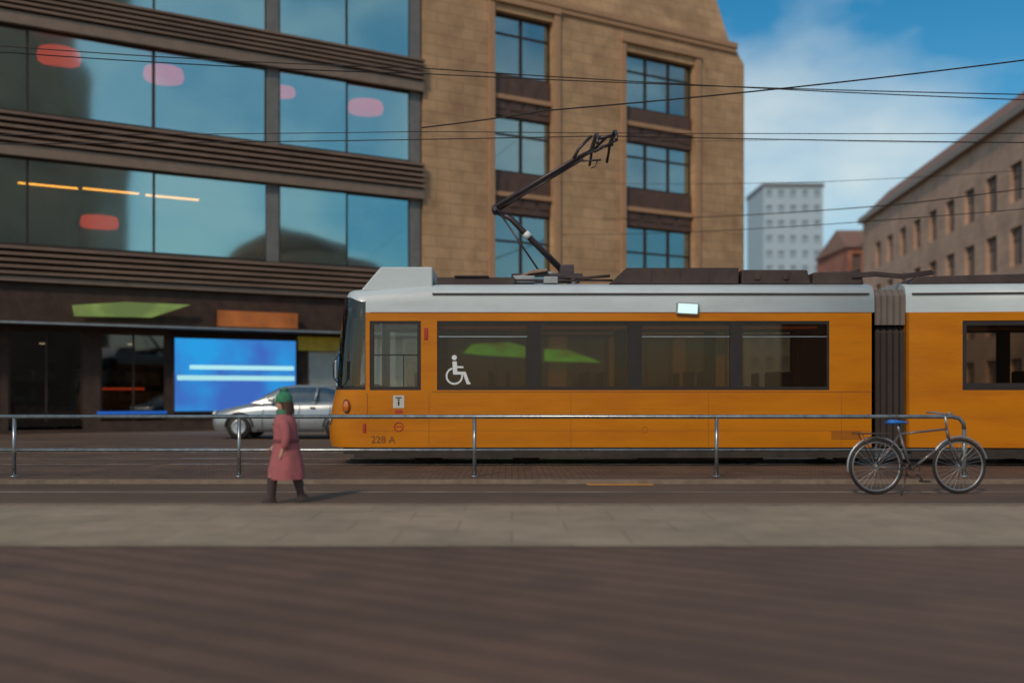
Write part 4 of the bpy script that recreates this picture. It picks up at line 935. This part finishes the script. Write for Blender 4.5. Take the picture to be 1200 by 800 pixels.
b = BM(); ellipse_rings(b, [(0.025, 1.0, 0.085, 0.085, 0.04), (0.03, 1.03, 0.092, 0.09, 0.05), (0.03, 1.06, 0.075, 0.072, 0.03)]); obj('scarf', b, mat('green_scarf', (0.06, 0.20, 0.11), 0.9, bump=0.5, bscale=150), pers)
b = BM(); ellipse_rings(b, [(0.035, 1.145, 0.098, 0.088, 0.0), (0.035, 1.18, 0.10, 0.09, 0.01), (0.03, 1.22, 0.09, 0.082, 0.02), (0.025, 1.25, 0.06, 0.055, 0.02), (0.02, 1.265, 0.02, 0.02, 0)]); lathe(b, [(0, -0.03), (0.025, -0.02), (0.033, 0), (0.025, 0.02), (0, 0.03)], (0.02, 0, 1.285), 14)
obj('hat', b, mat('green_wool', (0.05, 0.24, 0.13), 0.95, var=0.2, scale=30, bump=0.6, bscale=160), pers, label='green bobble hat')
b = BM(); ellipse_rings(b, [(-0.015, 1.0, 0.065, 0.075, 0.08), (-0.018, 1.06, 0.068, 0.078, 0.06), (0.005, 1.15, 0.078, 0.083, 0.02)]); obj('hair', b, mat('brown_hair', (0.07, 0.035, 0.02), 0.6, var=0.4, scale=60), pers)
for (x, y, z, a) in ((0.155, 0.065, 0.0, 0), (-0.19, -0.065, 0.02, 0.35)):
    b = BM(); ellipse_rings(b, [(0.03, 0.0, 0.085, 0.038, 0), (0.03, 0.03, 0.085, 0.04, 0), (0.01, 0.07, 0.055, 0.04, 0), (0.0, 0.13, 0.05, 0.047, 0), (-0.005, 0.22, 0.056, 0.054, 0), (-0.01, 0.29, 0.06, 0.058, 0)], 20)
    s_ = obj('boot', b, mat('boot_leather', (0.06, 0.035, 0.03), 0.5), pers); s_.location = (x, y, z); s_.rotation_euler = (0, a, 0)

# ------------------------------------------------------------------ world, sun, camera
S = bpy.context.scene
wd = bpy.data.worlds.new('World'); S.world = wd; wd.use_nodes = True
nt = wd.node_tree; N = nt.nodes.new; L = nt.links.new
for n in list(nt.nodes): nt.nodes.remove(n)
out = N('ShaderNodeOutputWorld'); bg = N('ShaderNodeBackground'); bg.inputs[1].default_value = 0.14
sky = N('ShaderNodeTexSky'); sky.sky_type = 'NISHITA'; sky.sun_disc = False
SUN_EL, SUN_AZ = R(38), R(205)     # azimuth clockwise from +Y (north)
sky.sun_elevation = SUN_EL; sky.sun_rotation = SUN_AZ; sky.air_density = 1.0; sky.dust_density = 0.6; sky.ozone_density = 2.0
hs_ = N('ShaderNodeHueSaturation'); hs_.inputs['Saturation'].default_value = 1.45; hs_.inputs['Hue'].default_value = 0.485; L(sky.outputs[0], hs_.inputs['Color'])
tc = N('ShaderNodeTexCoord'); mp = N('ShaderNodeMapping'); mp.inputs['Scale'].default_value = (1.6, 1.6, 3.2); mp.inputs['Location'].default_value = (0.35, 0.1, 0.2)
L(tc.outputs['Generated'], mp.inputs[0])
ns = N('ShaderNodeTexNoise'); ns.inputs['Scale'].default_value = 2.0; ns.inputs['Detail'].default_value = 7; ns.inputs['Roughness'].default_value = 0.5; L(mp.outputs[0], ns.inputs['Vector'])
cr = N('ShaderNodeMapRange'); cr.inputs[1].default_value = 0.42; cr.inputs[2].default_value = 0.70; cr.inputs[3].default_value = 0; cr.inputs[4].default_value = 0.75; L(ns.outputs['Fac'], cr.inputs[0])
mm = N('ShaderNodeMix'); mm.data_type = 'RGBA'; mm.inputs[7].default_value = (7.4, 8.2, 8.0, 1)
L(cr.outputs[0], mm.inputs[0]); L(hs_.outputs[0], mm.inputs[6]); L(mm.outputs[2], bg.inputs[0]); L(bg.outputs[0], out.inputs[0])
sd = bpy.data.lights.new('sun', 'SUN'); sd.energy = 2.3; sd.angle = R(6); sd.color = (1.0, 0.80, 0.60)
so = bpy.data.objects.new('sun', sd); C.objects.link(so)
dirv = Vector((math.sin(SUN_AZ)*math.cos(SUN_EL), math.cos(SUN_AZ)*math.cos(SUN_EL), math.sin(SUN_EL)))
so.rotation_euler = (-dirv).to_track_quat('-Z', 'Y').to_euler()
cd = bpy.data.cameras.new('camera'); cam = bpy.data.objects.new('camera', cd); C.objects.link(cam)
cam.location = (0, 0, 1.25); cam.rotation_euler = (R(90), 0, 0)
cd.lens = 35.0; cd.sensor_width = 36.0; cd.shift_y = 60/1200; cd.clip_end = 3000; cd.clip_start = 0.1
cd.dof.use_dof = True; cd.dof.focus_distance = 15.6; cd.dof.aperture_fstop = 0.42
S.camera = cam
S.view_settings.view_transform = 'Standard'; S.view_settings.look = 'None'; S.view_settings.exposure = -0.5; S.view_settings.gamma = 1
S.view_settings.use_curve_mapping = False
S.cycles.use_denoising = True
S.cycles.max_bounces = 8; S.cycles.transparent_max_bounces = 16
